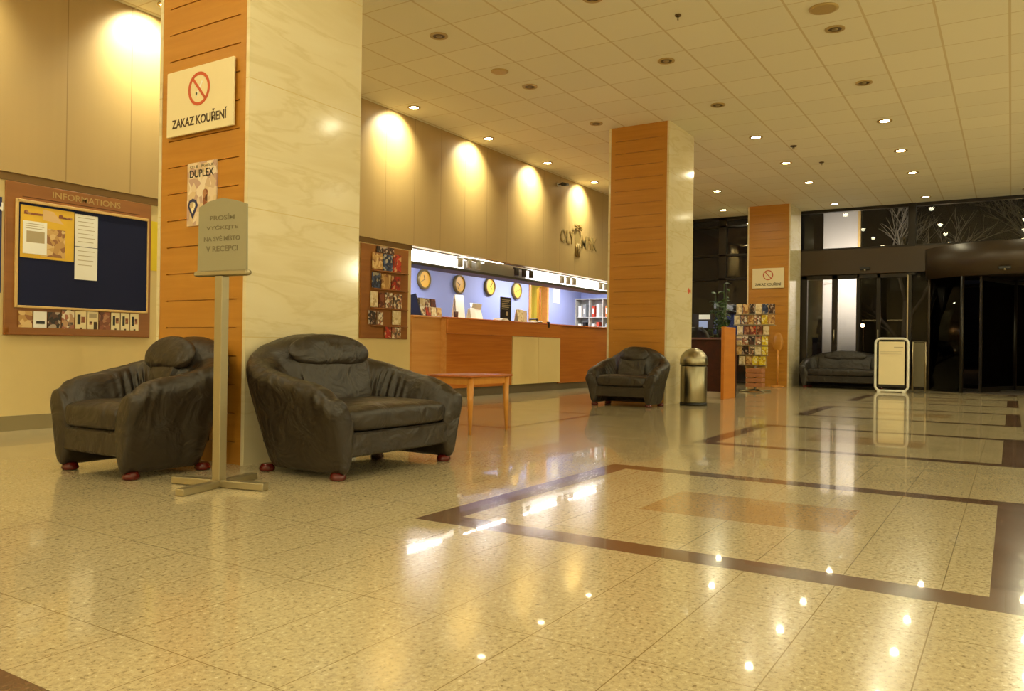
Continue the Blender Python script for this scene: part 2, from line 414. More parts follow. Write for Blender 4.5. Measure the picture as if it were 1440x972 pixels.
# floor: grid cut along every inlay edge
LT, DK, RD = 0, 1, 2
rects = []   # x0,x1,y0,y1,mat  (later ones win)
def inlay(x0, x1, y0, y1, w=.15):
    rects.append((x0, x1, y0, y1, DK)); rects.append((x0+w, x1-w, y0+w, y1-w, LT))
inlay(-1.2, .93, -.10, 2.2)
for k in range(5):
    a = 2.73 + 3.55*k
    if a > 17: continue
    inlay(a, a+2.06, -.10, 2.2)
    if k < 4: rects.append((a+.78, a+1.36, .60, 1.48, RD))
inlay(6.25, 8.33, 3.98, 6.15, .07)
xs = sorted({X0, 19.5} | {round(v, 4) for r in rects for v in r[:2]}); ys = sorted({Y1, YW+.5} | {round(v, 4) for r in rects for v in r[2:4]})
ms = []
m = MB()
vid = {}
for i, x in enumerate(xs):
    for j, y in enumerate(ys): vid[i, j] = len(m.v); m.v.append((x, y, 0))
for i in range(len(xs)-1):
    for j in range(len(ys)-1):
        cx, cy = (xs[i]+xs[i+1])/2, (ys[j]+ys[j+1])/2; mi = LT
        for r in rects:
            if r[0] < cx < r[1] and r[2] < cy < r[3]: mi = r[4]
        m.f.append([vid[i, j], vid[i+1, j], vid[i+1, j+1], vid[i, j+1]]); m.m.append(mi); m.sm.append(False)
struct(m.build('floor', [M_floor, M_floor_dark, M_floor_red], recalc=False), 'polished granite floor with brown inlaid rectangles', 'floor')
struct(MB().box(X0-.2, 19.5, Y1-.2, YW+.5, -.3, -.003).build('floor_slab', M_floor_dark))
struct(MB().box(X0, XF+.2, Y1, YW+.03, ZC, ZC+.15).build('ceiling', M_ceil), 'cream tiled suspended ceiling', 'ceiling')
# left long wall : upper panelled wall, trim, lower wall, reception opening X 8.62 .. 15.35
OX0, OX1 = 8.62, 15.36
struct(MB().box(X0, XF+.2, YW, YW+.12, 2.15, ZC).build('wall_left', M_wall), 'beige panelled wall above the reception', 'wall')
struct(MB().box(X0, OX0, YW+.02, YW+.1, 2.085, 2.15).build('trim_1', M_trim))  # trim strip, coloured brown for the shadow gap under the upper panels
m = MB(); m.box(X0, OX0, YW+.03, YW+.15, 0, 2.085); m.box(OX1, XF+.2, YW+.03, YW+.15, 0, 2.15)
struct(m.build('wall_left_lower', M_wall_low))
struct(MB().box(X0, OX0, YW+.005, YW+.03, 0, .125).build('baseboard_left', M_base))
struct(MB().box(OX1, XF, YW+.005, YW+.03, 0, .125).build('baseboard_left_end', M_base))
struct(MB().box(X0-.15, X0, Y1, YW+.15, 0, ZC).build('wall_back', M_wall_far))
struct(MB().box(X0-.15, XF+.2, Y1-.15, Y1, 0, ZC).build('wall_right', M_wall_far))

# reception back office
m = MB()
m.box(OX0-.02, 14.42, 8.6, 8.72, 0, 2.42); m.box(14.42, 15.12, 8.6, 8.72, 2.12, 2.42); m.box(15.12, 16.75, 8.6, 8.72, 0, 2.42)
struct(m.build('wall_reception', M_blue), 'blue wall behind the reception counter', 'wall')
struct(MB().box(OX0-.12, OX0-.0, YW+.15, 8.72, 0, 2.42).build('wall_reception_left', M_blue))
struct(MB().box(16.75, 16.87, YW+.15, 8.72, 0, 2.42).build('wall_reception_right', M_blue))
struct(MB().box(OX0-.12, 16.87, YW+.12, 8.72, 2.42, 2.5).build('ceiling_reception', M_soffit))
struct(MB().box(OX0-.12, 16.87, YW+.45, 8.72, -.05, 0.0).build('floor_reception', M_floor_dark))
# room behind the office door
M_backroom = plain('back_room_yellow', rgb(196, 180, 84), .6)
m = MB(); m.box(14.0, 16.8, 9.9, 10.0, 0, 2.5); m.box(13.9, 14.0, 8.72, 10, 0, 2.5); m.box(16.8, 16.9, 8.72, 10, 0, 2.5); m.box(13.9, 16.9, 8.72, 10, 2.5, 2.56); m.box(13.9, 16.9, 8.72, 10, -.05, 0)
struct(m.build('wall_back_room', M_backroom))
m = MB(); m.box(14.36, 14.43, 8.575, 8.725, 0, 2.16, b=.006); m.box(15.11, 15.18, 8.575, 8.725, 0, 2.16, b=.006); m.box(14.43, 15.11, 8.575, 8.725, 2.11, 2.16, b=.006)
df = struct(m.build('door_1', M_wood_side), 'pale wooden door frame in the blue wall', 'door frame')
Md = Matrix.Translation((15.11, 8.73, 0)) @ Matrix.Rotation(math.radians(35), 4, 'Z')
m = MB(); m.box(-.0, .62, 0, .04, .01, 2.09, M=Md, b=.004); dl = m.build('door_leaf', M_wood_counter, df)
MB().tube([Md @ Vector(p) for p in ((.56, 0, 1.05), (.56, -.05, 1.05), (.46, -.05, 1.05))], .009).build('handle', M_steel, dl)

# ------------------------------------------------------------------ columns
def column(x, y, n, w=.9045, h=.9954):
    ex = .025
    o = struct(MB().box(x+.03, x+h, y, y+w, 0, ZC).build('column', M_marble), ['', 'nearest square marble and wood column beside the leather armchairs', 'second square column, behind the black armchair and steel bin', 'farthest square column near the entrance glazing'][n], 'column')
    # corner strips of marble on the wood side
    m = MB(); m.box(x, x+.03, y, y+.03, 0, ZC); m.box(x, x+.03, y+w-.03, y+w, 0, ZC)
    m.build('corner_strip', M_marble, o)
    z = 3.88
    y0, y1 = y+.03, y+w-.03
    gy0, gy1 = y0+.06, y1-.07
    zs = [1.03+.178*k for k in range(-5, 17)]
    m = MB(); m.box(x+.018, x+.03, y0, y1, .0, ZC)
    m.box(x+.004, x+.018, y0, gy0, 0, ZC); m.box(x+.004, x+.018, gy1, y1, 0, ZC)
    zz = 0
    for gz in zs:
        if gz < .1 or gz > 3.85: continue
        m.box(x+.004, x+.018, gy0, gy1, zz, gz-.0038); zz = gz+.0038
    m.box(x+.004, x+.018, gy0, gy1, zz, ZC)
    m.build('wood_panel', M_wood_col, o)
    return o
CX = [3.292, 3.292+7.09, 3.292+14.18]; CY = 4.0046
for i, x in enumerate(CX): column(x, CY, i+1)

# ------------------------------------------------------------------ no-smoking signs
def nosmoke(x, label):
    t = thing('no_smoking_sign', label, 'sign', (x-.018, 4.455, 2.33), NEGX)
    m = MB(); m.box(-.335, .335, -.215, .215, -.008, .008, b=.003); t = m.build('board', M_sign, t)
    m = MB(); m.ring(0, .065, .088, .108, .0075, .010, 48)
    m.box(-.09, .09, -.009, .009, .0075, .010, M=Matrix.Translation((0, .065, 0)) @ Matrix.Rotation(math.radians(-48), 4, 'Z')); m.build('prohibition_ring', M_sign_red, t)
    m = MB(); m.box(-.055, .055, -.006, .006, .0072, .0088, M=Matrix.Translation((.0, .065, 0)) @ Matrix.Rotation(math.radians(55), 4, 'Z'))
    m.build('cigarette', M_white, t)
    MB().box(-.034, -.018, .028, .044, .0072, .0088).build('cigarette_tip', M_sign_green, t)
    lettering('ZAKAZ KOUŘENÍ', M_sign_text, t, 0, -.125, .0085, .55, .078, bold=.018)
nosmoke(CX[0], 'cream no-smoking sign reading ZAKAZ KOURENI high on the nearest column')
nosmoke(CX[2], 'cream no-smoking sign on the farthest wooden column near the brochure rack')

t = thing('arrow_sticker', 'small reddish sticker on the marble side of the second column', 'sticker', (CX[1]+.86, CY, 1.62), NEGY)
MB().prism([(-.07, 0), (0, .05), (0, .02), (.07, .02), (.07, -.02), (0, -.02), (0, -.05)], 0, .003).build('arrow', M_sign_red, t)
# poster on column 1
t = thing('club_poster', 'pale printed poster with a dark diamond shape taped to the nearest column', 'poster', (CX[0]-.004, 4.44, 1.72), NEGX)
MB().box(-.145, .145, -.205, .205, -.006, .004).build('sheet', P_poster, t)
lettering('DUPLEX', M_black, t, 0, .132, .0045, .24, .05, 'title', bold=.01)
lettering('CLUB · PRAGUE', M_grey_text, t, 0, .178, .0045, .24, .018, 'top_line')
dm = MB(); 
def disc_poly(cx, cy, pts): return [(cx+a, cy+b) for a, b in pts]
dm.prism(disc_poly(-.085, -.09, [(-.035, .05), (.0, .062), (.035, .05), (.05, .015), (.0, -.07), (-.05, .015)]), .0035, .006); dm.build('dark_diamond', M_blueposter, t)
dm = MB(); dm.prism(disc_poly(-.085, -.085, [(-.022, .03), (.0, .036), (.022, .03), (.03, .01), (.0, -.04), (-.03, .01)]), .0055, .0075); dm.build('pale_diamond', P_pale, t)
dm = MB(); dm.lathe([(.026, .0035), (.026, .006)], 16, M=Matrix.Translation((.04, .0, 0))); dm.box(.02, .06, -.10, -.02, .0035, .0055); dm.build('figure_print', P_brown, t)

# ------------------------------------------------------------------ floor stand sign
t = thing('sign_stand', 'grey notice board on a steel pole with a cross foot, in front of the armchairs', 'sign stand', (2.73, 3.51, 0), (0, 0, math.radians(7)))
for a, nmx in ((0, 'foot_bar'), (90, 'foot_bar')):
    Mr = Matrix.Rotation(math.radians(a+6), 4, 'Z')
    MB().box(-.29, .29, -.026, .026, (0 if a == 0 else .002), (.036 if a == 0 else .040), b=.004, M=Mr).build(nmx, M_gold, t)
MB().box(-.026, .026, -.026, .026, .036, 1.105, b=.003).build('pole', M_gold, t)
m = MB(); m.tube([(0, y, 1.12) for y in (-.19, -.17, .17, .19)], [.012, .017, .017, .012], 10); m.box(-.02, .02, -.18, .18, 1.108, 1.132, b=.004); m.build('clamp_bar', M_gold, t)
Mb = Matrix.Translation((0, 0, 1.13)) @ Euler(NEGX).to_matrix().to_4x4()
m = MB(); m.prism([(-.17, 0), (.17, 0), (.165, .345), (.09, .368), (0, .385), (-.09, .372), (-.165, .345)], -.006, .006, M=Mb); pn = m.build('notice_board', M_grey_sign, t)
for k, (tx, w) in enumerate((('PROSÍM', .17), ('VYČKEJTE', .22), ('NA SVÉ MÍSTO', .25), ('V RECEPCI', .22))):
    l = lettering(tx, M_grey_text, t, 0, .285-.055*k, .0065, w, .03, bold=.008)
    l.data.transform(Mb)

# ------------------------------------------------------------------ armchairs
def sstep(a, b, x):
    t = max(0, min(1, (x-a)/(b-a))); return t*t*(3-2*t)
def armchair(name, label, w, D, crest, arm, pillow_w, mat, loc, rz, cat='armchair', pillows=((0, 1),), group=None, seed=0):
    t = thing(name, label, cat, loc, (0, 0, rz), group)
    # plan path of the outer face, front-left -> back -> front-right ; facing -Y
    hw = w/2; rc = .30
    P = []
    def seg(a, b, n):
        for k in range(n): P.append((a[0]+(b[0]-a[0])*k/n, a[1]+(b[1]-a[1])*k/n))
    fy = -D/2; by = D/2
    seg((-hw+.015, fy+.035), (-hw, by-rc), 34)
    for k in range(26):
        a = PI - (PI/2)*k/26; P.append((-hw+rc+rc*math.cos(a), by-rc+rc*math.sin(a)))
    seg((-hw+rc, by), (hw-rc, by), 30)
    for k in range(26):
        a = PI/2 - (PI/2)*k/26; P.append((hw-rc+rc*math.cos(a), by-rc+rc*math.sin(a)))
    seg((hw, by-rc), (hw-.015, fy+.035), 34); P.append((hw-.015, fy+.035))
    NP = len(P)
    L = [0]
    for i in range(1, NP): L.append(L[-1]+math.dist(P[i], P[i-1]))
    T = L[-1]
    qc = (hw-rc+rc*.8)/(T/2)           # where the back turns into the corner
    def section(i, shrink=1.0, fwd=0.0):
        x, y = P[i]; a = P[max(i-1, 0)]; b = P[min(i+1, NP-1)]
        tx, ty = b[0]-a[0], b[1]-a[1]; l = math.hypot(tx, ty); tx /= l; ty /= l
        nx, ny = -ty, tx
        s = L[i]/T; q = abs(s-.5)*2
        back = 1-sstep(qc-.12, qc+.28, q)
        # crest is a broad arch, then a straight fall along the arms
        h0 = crest - (crest-arm)*.46*min(1, (q/qc))**2.0
        h = h0 if q < qc else (crest-(crest-arm)*.46) + (arm-(crest-(crest-arm)*.46))*((q-qc)/(1-qc))
        h += .012*math.sin(PI*sstep(.72, 1, q)) - .03*sstep(.93, 1, q)
        th = .125 + .075*back
        lean = .11*back + .045
        rec = .11*back
        u = h/.8
        pts = [(-lean-.03, .032), (-lean+.005, .07), (-lean*.55+.008, .24), (.012, .55*h+.07), (.034, h-.10), (.034, h-.045),
               (.014, h-.010), (-th*.30, h), (-th*.66, h-.014), (-th*.92, h-.05), (-th-.02-rec*.25, h-.12), (-th-.035-rec*.6, .72*h), (-th-.045-rec, .33), (-th-.03-rec, .14), (-th-.0-rec*.5, .06), (-.08-lean*.4, .032)]
        out = []
        cxo = -.07; czo = .27
        N_ = Vector((nx, ny))
        for k, (o, z) in enumerate(pts):
            o2 = cxo+(o-cxo)*shrink; z2 = czo+(z-czo)*(shrink**.35 if shrink < 1 else 1)
            amp = 0
            if k >= 8 and k <= 12:      # gathers where the arm meets the back, inside
                g = math.exp(-((q-(qc+.17))/.13)**2)*[.35, .8, 1, 1, .8][k-8]
                amp += .021*g*math.sin(L[i]*105+.5*math.sin(L[i]*40)+k*.25)
            if 4 <= k <= 8:
                g = math.exp(-((q-(qc+.20))/.10)**2)*.5+math.exp(-((q-.92)/.06)**2)*.7
                amp += .007*g*math.sin(L[i]*88+k*1.1+seed)
            if 2 <= k <= 5:
                g = math.exp(-((q-.97)/.09)**2)
                amp += .008*g*math.sin(z*75+L[i]*30+seed)
            v = Vector((x*4+seed, y*4, z*5)); amp += .010*mnoise.noise(v)+.006*mnoise.noise(v*2.9)
            o2 += amp
            out.append((x+nx*o2+tx*fwd, y+ny*o2+ty*fwd, z2 + (amp*.6 if 5 <= k <= 9 else 0)))
        return out
    secs = []
    for sh, fw in ((.30, -.034), (.72, -.032), (.92, -.020), (.985, -.008)): secs.append(section(0, sh, fw))
    for i in range(NP): secs.append(section(i))
    for sh, fw in ((.985, .008), (.92, .020), (.72, .032), (.30, .034)): secs.append(section(NP-1, sh, fw))
    K = len(secs[0]); vs = [p for s_ in secs for p in s_]; fs = []
    for i in range(len(secs)-1):
        for k in range(K): fs.append((i*K+k, i*K+(k+1) % K, (i+1)*K+(k+1) % K, (i+1)*K+k))
    fs.append(tuple(reversed(range(K)))); fs.append(tuple((len(secs)-1)*K+k for k in range(K)))
    MB().add(vs, fs, 0, True).build('back_and_arms', mat, t, subsurf=1)
    # seat cushion : puffed rounded slab
    def puff(x0, x1, y0, y1, z0, z1, name, bulge=.03, n=10, rr=.05, M=None, noise=.006):
        vs = []; fs = []; nx_, ny_, nz_ = 16, 12, 6
        idx = {}
        def sup(u, e): return math.copysign(abs(u)**e, u)
        nu, nv = 36, 18
        for j in range(nv+1):
            ph = -PI/2 + PI*j/nv
            for i in range(nu):
                th = 2*PI*i/nu
                cx_, cy_, cz_ = (x0+x1)/2, (y0+y1)/2, (z0+z1)/2
                e1, e2 = .32, .28
                X_ = sup(math.cos(ph), e1)*sup(math.cos(th), e2); Y_ = sup(math.cos(ph), e1)*sup(math.sin(th), e2); Z_ = sup(math.sin(ph), .45)
                p = Vector((cx_+X_*(x1-x0)/2, cy_+Y_*(y1-y0)/2, cz_+Z_*(z1-z0)/2))
                if Z_ > 0: p.z += bulge*(1-X_*X_)*(1-Y_*Y_*.6)*Z_
                p += Vector((0, 0, noise*mnoise.noise(p*7)))
                vs.append(tuple(p))
        for j in range(nv):
            for i in range(nu): fs.append((j*nu+i, j*nu+(i+1) % nu, (j+1)*nu+(i+1) % nu, (j+1)*nu+i))
        return MB().add(vs, fs, 0, True, M).build(name, mat, t, subsurf=1)
    iw = hw-.115
    puff(-iw, iw, fy-.005, by-.20, .255, .405, 'seat_cushion', .022)
    # apron under the cushion
    m = MB(); m.box(-iw-.01, iw+.01, fy+.012, fy+.06, .125, .262, b=.012); m.box(-iw, iw, fy+.06, by-.15, .16, .26, b=.01); m.build('seat_base', mat, t)
    # head pillow(s) draped over the crest
    for px, sc in pillows:
        Mp = Matrix.Translation((px, by-.222, crest-.10)) @ Matrix.Rotation(math.radians(-22), 4, 'X')
        vs = []; fs = []; nu, nv = 56, 20
        for side in (1, -1):
            for j in range(nv):
                rho = math.sin(PI/2*j/(nv-1)) if j < nv-1 else 1
                for i in range(nu):
                    th = 2*PI*i/nu
                    c_ = math.copysign(abs(math.cos(th))**.8, math.cos(th)); s_ = math.copysign(abs(math.sin(th))**.85, math.sin(th))
                    x_ = pillow_w/2*sc*c_*rho*(1-.10*max(0, -s_)); z_ = (.098 if s_ > 0 else .118)*s_*rho - .032*(c_*rho)**2
                    y_ = side*.050*max(0, 1-rho**3)**.5
                    nz = mnoise.noise(Vector((x_*8+seed, side, z_*15)))
                    pk = .010*math.sin(th*26+seed)*max(0, (rho-.55)/.45)*(1-rho)*4
                    vs.append((x_, y_+side*(.007*nz+pk)*(1-rho**4), z_))
        for sd in (0, 1):
            o_ = sd*nu*nv
            for j in range(nv-1):
                for i in range(nu):
                    q_ = (o_+j*nu+i, o_+j*nu+(i+1) % nu, o_+(j+1)*nu+(i+1) % nu, o_+(j+1)*nu+i)
                    fs.append(q_ if sd == 0 else q_[::-1])
        import bmesh
        ob = MB().add(vs, fs, 0, True, Mp).build('head_pillow', mat, t, recalc=False)
        bm = bmesh.new(); bm.from_mesh(ob.data); bmesh.ops.remove_doubles(bm, verts=bm.verts, dist=.0004); bmesh.ops.recalc_face_normals(bm, faces=bm.faces); bm.to_mesh(ob.data); bm.free()
    for sx in (-1, 1):
        for sy in (-1, 1):
            c = (sx*(hw-.105), (fy+.075) if sy < 0 else (by-.21))
            MB().lathe([(.034, 0), (.044, .005), (.047, .014), (.044, .028), (.034, .045)], 20, M=Matrix.Translation((c[0], c[1], 0))).build('foot', M_foot, t)
    return t
armchair('leather_sofa', 'wide brown leather armchair facing the viewer, right of the sign stand', 1.18, .86, .83, .488, .70, M_leather, (3.728, 3.515, 0), 0, 'armchair')
armchair('leather_armchair', 'brown leather armchair facing left, behind the pole of the sign stand', .81, .74, .80, .51, .46, M_leather, (2.888, 4.372, 0), -PI/2, seed=3)
armchair('leather_armchair', 'small dark leather armchair standing against the second column', .98, .70, .80, .46, .42, M_leather_far, (9.965, 4.36, 0), -PI/2, seed=9)
armchair('leather_sofa', 'dark leather sofa far away by the entrance glazing', 1.62, .8, .80, .50, .85, M_leather_far, (17.95, 3.0, 0), -PI/2, 'sofa', seed=14)

# ------------------------------------------------------------------ side table
t = thing('side_table', 'low square wooden table beside the wide leather armchair', 'table', (5.88, 4.12, 0))
MB().box(-.34, .34, -.24, .24, .49, .51, b=.008).build('table_top', M_wood_table, t)
m = MB()
for a in (-.205, .185): m.box(-.30, .30, a, a+.02, .43, .49)
for a in (-.31, .29): m.box(a, a+.02, -.205, .205, .43, .49)
m.build('apron', M_wood_leg, t)
for sx in (-1, 1):
    for sy in (-1, 1):
        MB().tube([(sx*.29, sy*.205, 0), (sx*.285, sy*.20, .25), (sx*.28, sy*.195, .49)], [.013, .024, .032], 12).build('leg', M_wood_leg, t)

# ------------------------------------------------------------------ steel bin
t = thing('waste_bin', 'steel dome-topped waste bin at the foot of the second column', 'bin', (10.62, 3.70, 0))
MB().lathe([(.175, 0), (.185, .006), (.185, .035), (.178, .04)], 40).build('base_ring', M_black, t)
MB().lathe([(.178, .04), (.180, .05), (.180, .53), (.176, .535)], 40).build('body', M_steel_bin, t)
MB().lathe([(.170, .535), (.170, .56)], 40).build('black_gap', M_black, t)
pr = [(.186, .552), (.190, .558), (.190, .59)] + [(.190*math.cos(a), .59+.195*math.sin(a)) for a in [PI/2*k/12 for k in range(1, 12)]] + [(.004, .785)]
dmo = MB().lathe(pr, 40).build('dome_lid', M_steel_bin, t)
m = MB(); 
for k in range(9):
    pass
# push flap, a slightly raised curved plate on the dome
vs = []; fs = []
for j in range(7):
    e = math.radians(18+j*7)
    for i in range(9):
        a = math.radians(200+i*9)
        vs.append((.1925*math.cos(e)*math.cos(a), .1925*math.cos(e)*math.sin(a), .59+.1975*math.sin(e)))
for j in range(6):
    for i in range(8): fs.append((j*9+i, j*9+i+1, (j+1)*9+i+1, (j+1)*9+i))
MB().add(vs, fs, 0, True).build('push_flap', M_steel, dmo)

# ------------------------------------------------------------------ left notice board
bx0, bx1 = 3.345, 4.66
t = thing('notice_board', 'wooden notice board with a blue pin board on the left wall', 'notice board', ((bx0+bx1)/2, YW+.03, 0), NEGY)
hw = (bx1-bx0)/2
MB().box(-hw, hw, .80, 2.08, 0, .022, b=.003).build('backing', M_wood_board, t)
MB().box(-hw+.13, hw-.12, 1.962, 1.970, .0215, .0228).build('groove', M_groove, t)
lettering('INFORMATIONS', M_letter, t, .03, 2.02, .0225, .62, .055, 'header_letters', ext=.002, bold=.01)
pb0, pb1 = 3.44-(bx0+bx1)/2, 4.61-(bx0+bx1)/2
pbo = MB().box(pb0, pb1, 1.05, 1.915, .0215, .034).build('pin_board', M_pin, t)
m = MB()
m.box(pb0-.012, pb1+.012, 1.915, 1.94, .0215, .045, b=.003); m.box(pb0-.012, pb1+.012, 1.03, 1.05, .0215, .045, b=.003)
m.box(pb0-.022, pb0, 1.03, 1.94, .0215, .045, b=.003); m.box(pb1, pb1+.014, 1.03, 1.94, .0215, .045, b=.003); m.build('board_frame', M_frame, pbo)
MB().box(-hw+.02, hw-.03, .805, .82, .0215, .06, b=.002).build('leaflet_ledge', M_wood_board, t)
MB().box(-hw+.02, hw-.03, .82, .865, .055, .06).build('leaflet_lip', M_wood_board, t)
bc = (bx0+bx1)/2
def paper(name, label, cat, x0, x1, z0, z1, mat, y=YW+.03-.0345, group=None, extra=None):
    t = thing(name, label, cat, ((x0+x1)/2, y, (z0+z1)/2), NEGY, group)
    w, h = x1-x0, z1-z0
    MB().box(-w/2, w/2, -h/2, h/2, 0, .003).build('sheet', mat, t)
    if extra: extra(t, w, h)
    return t
M_greyprint = plain('faint_grey_print', rgb(176, 160, 128), .6)
def lines(n, x0, x1, y0, y1, mat=M_greyprint):
    def fn(t, w, h):
        m = MB()
        for k in range(n):
            yy = (y1+(y0-y1)*k/max(n-1, 1))*h; jit = random.uniform(0, .2)
            m.box(x0*w, (x1-(x1-x0)*jit)*w, yy-.0025, yy+.0025, .0028, .0036)
        m.build('printed_lines', mat, t)
    return fn
def yellow_extra(t, w, h):
    MB().box(-.06, .33*w, -.45*h, .10*h, .0028, .0036).build('map_print', P_tan, t)
    for q in (0, 1):
        m = MB(); m.box((-.44, .2)[q]*w, (-.1, .46)[q]*w, .33*h, .37*h, .0028, .004); m.lathe([(.018, .0028), (.018, .0042)], 12, M=Matrix.Translation(((-.4, .24)[q]*w, .37*h, 0))); m.build('brown_print', P_brown, t)
    MB().prism([(-.1*w, .46*h), (.1*w, .44*h), (.3*w, .22*h), (-.1*w, .26*h)], .0028, .0036).build('pale_print', M_pinkish, t)
paper('yellow_poster', 'yellow printed poster pinned at top left of the blue pin board', 'poster', 3.455, 3.905, 1.455, 1.895, M_yellow, extra=yellow_extra)
def cer(t, w, h):
    MB().box(-.36*w, .40*w, -.15*h, .2*h, .0028, .0034).build('grey_print', M_greyprint, t)
    lines(3, -.4, .4, .28, .42)(t, w, h)
paper('notice_sheet', 'white notice sheet pinned over the left half of the yellow poster', 'paper', 3.475, 3.67, 1.49, 1.765, M_white, y=YW+.03-.0385, extra=cer)
paper('notice_sheet', 'upper of two white sheets hanging beside the yellow poster', 'paper', 3.915, 4.12, 1.60, 1.885, M_white, y=YW+.03-.0345, extra=lines(7, -.38, .38, -.35, .4))
paper('notice_sheet', 'lower of two white sheets hanging beside the yellow poster', 'paper', 3.915, 4.12, 1.305, 1.595, M_white, y=YW+.03-.0345, extra=lines(4, -.38, .38, -.05, .38))
paper('yellow_paper', 'plain yellow paper on the wall beside the nearest column', 'paper', 4.67, 4.93, 1.45, 1.93, M_yellow2, y=YW+.03)
def bl(t, w, h):
    lettering('ERN', M_white, t, .40*w, .40*h, .0035, .17, .07, 'lettering', bold=.02)
    m = MB()
    m.prism([(-.2*w, .06*h), (.36*w, .06*h), (.46*w, .0*h), (.1*w, -.02*h), (-.2*w, -.02*h)], .0028, .0036); m.prism([(-.2*w, -.24*h), (.34*w, -.26*h), (.46*w, -.33*h), (-.2*w, -.36*h)], .0028, .0036)
    m.build('grey_swoosh', M_boxface, t)
paper('blue_poster', 'dark blue poster cut off by the left edge of view', 'poster', 2.55, 3.325, 1.145, 1.935, M_blueposter, y=YW+.028, extra=bl)
# leaflets in the ledge
ords = ['leftmost', 'second', 'third', 'fourth', 'fifth', 'sixth', 'seventh', 'eighth', 'ninth', 'rightmost']
def leaflet(label, cx, y, z0, w, h, mat, rot=NEGY, group=None, prints=(), th=.008, name='leaflet', tilt=0, M_back=None):
    t = thing(name, label, 'leaflet', (cx, y, z0), (rot[0]+tilt, rot[1], rot[2]), group)
    MB().box(-w/2, w/2, 0, h, 0, th, b=.001).build('cover', mat, t)
    for nmx, (a, b, c, d), mt in prints:
        MB().box(a*w, b*w, c*h, d*h, th-.0002, th+.0008).build(nmx, mt, t)
    return t
ll = [('pale', .115), ('white', .115), ('dark', .115), ('mixed', .115), ('cream', .105), ('cream2', .105), ('brown', .11), ('cream', .09), ('cream', .09), ('cream', .09)]
x = 3.452
desc = {'pale': 'pale tan', 'white': 'white with a dark mark', 'dark': 'dark with a pale motif', 'mixed': 'multicoloured', 'cream': 'cream with a black figure', 'cream2': 'cream with brown blocks', 'brown': 'brown'}
for k, (c, w) in enumerate(ll):
    pr = []
    mt = {'pale': P_tan, 'white': M_white, 'dark': P_dark, 'mixed': P_mixed, 'cream': M_sign, 'cream2': M_sign, 'brown': P_brown}[c]
    if c == 'white': pr = [('dark_mark', (-.3, .35, .42, .56), M_black)]
    if c == 'cream': pr = [('black_figure', (-.32, -.05, .42, .85), M_black), ('brown_motif', (.02, .35, .5, .75), P_brown), ('small_motif', (-.1, .12, .12, .28), M_sign_text)]
    if c == 'cream2': pr = [('grey_block', (-.35, .35, .72, .92), M_greyprint), ('brown_block', (-.32, -.05, .42, .56), P_brown), ('dark_block', (.08, .4, .2, .55), M_sign_text)]
    h = .205 if k > 3 else (.185 if k < 3 else .22)
    leaflet('%s leaflet, %s below the blue pin board' % (desc[c], ords[k] if k in (0, 9) else ords[k]+' from left'), x+w/2, YW+.03-.026, .82, w-.006, h, mt, group='leaflets below the pin board', prints=pr)
    x += w+.004

# ------------------------------------------------------------------ brochure board right of column 1
t = thing('brochure_board', 'wooden brochure board on the wall left of the reception opening', 'brochure board', (8.06, YW+.03, 0), NEGY)
MB().box(-.47, .47, .85, 2.07, 0, .025, b=.003).build('backing', M_wood_board, t)
for z in (1.5, 1.74, 1.25, 1.02): MB().box(-.28, .42, z-.012, z, .0245, .075, b=.002).build('shelf_rail', M_wood_board, t)
bb = [ # x0,x1,z0,z1,kind
 (7.86, 8.20, 1.98, 2.06, 'dark'), (7.78, 7.97, 1.76, 1.97, 'tan'), (7.99, 8.17, 1.75, 1.97, 'blue'), (8.19, 8.35, 1.75, 1.98, 'red'),
 (7.78, 7.94, 1.51, 1.71, 'blue'), (7.96, 8.14, 1.51, 1.70, 'tan'), (8.16, 8.34, 1.51, 1.69, 'red'),
 (7.76, 7.89, 1.26, 1.46, 'pale'), (7.92, 8.02, 1.26, 1.45, 'brown'), (8.04, 8.19, 1.26, 1.46, 'mixed'), (8.21, 8.38, 1.26, 1.45, 'mixed'),
 (7.72, 7.86, 1.03, 1.21, 'dark'), (7.88, 8.00, 1.03, 1.20, 'mixed'), (8.19, 8.36, 1.04, 1.23, 'pale'),
 (8.04, 8.16, .86, 1.01, 'red'), (8.18, 8.36, .855, 1.01, 'mixed')]
pos = ['wide dark leaflet at the very top', 'tan leaflet, left in the upper full row', 'blue leaflet, middle of the upper full row', 'red leaflet, right in the upper full row', 'blue leaflet, left in the second full row', 'tan leaflet, middle of the second full row', 'reddish leaflet, right in the second full row',
       'pale leaflet, left in the middle row', 'brown leaflet, second in the middle row', 'mottled leaflet, third in the middle row', 'mottled leaflet, right in the middle row', 'dark leaflet, left in the fourth row', 'mottled leaflet, second in the fourth row', 'pale leaflet, right in the fourth row', 'red leaflet, left of the two lowest', 'mottled leaflet, right of the two lowest']
for (a, b, c, d, k), ps in zip(bb, pos):
    leaflet(ps+' of the brochure board', (a+b)/2, YW+.03-.035, c, b-a, d-c, PR[k], group='leaflets on the brochure board', th=.012)

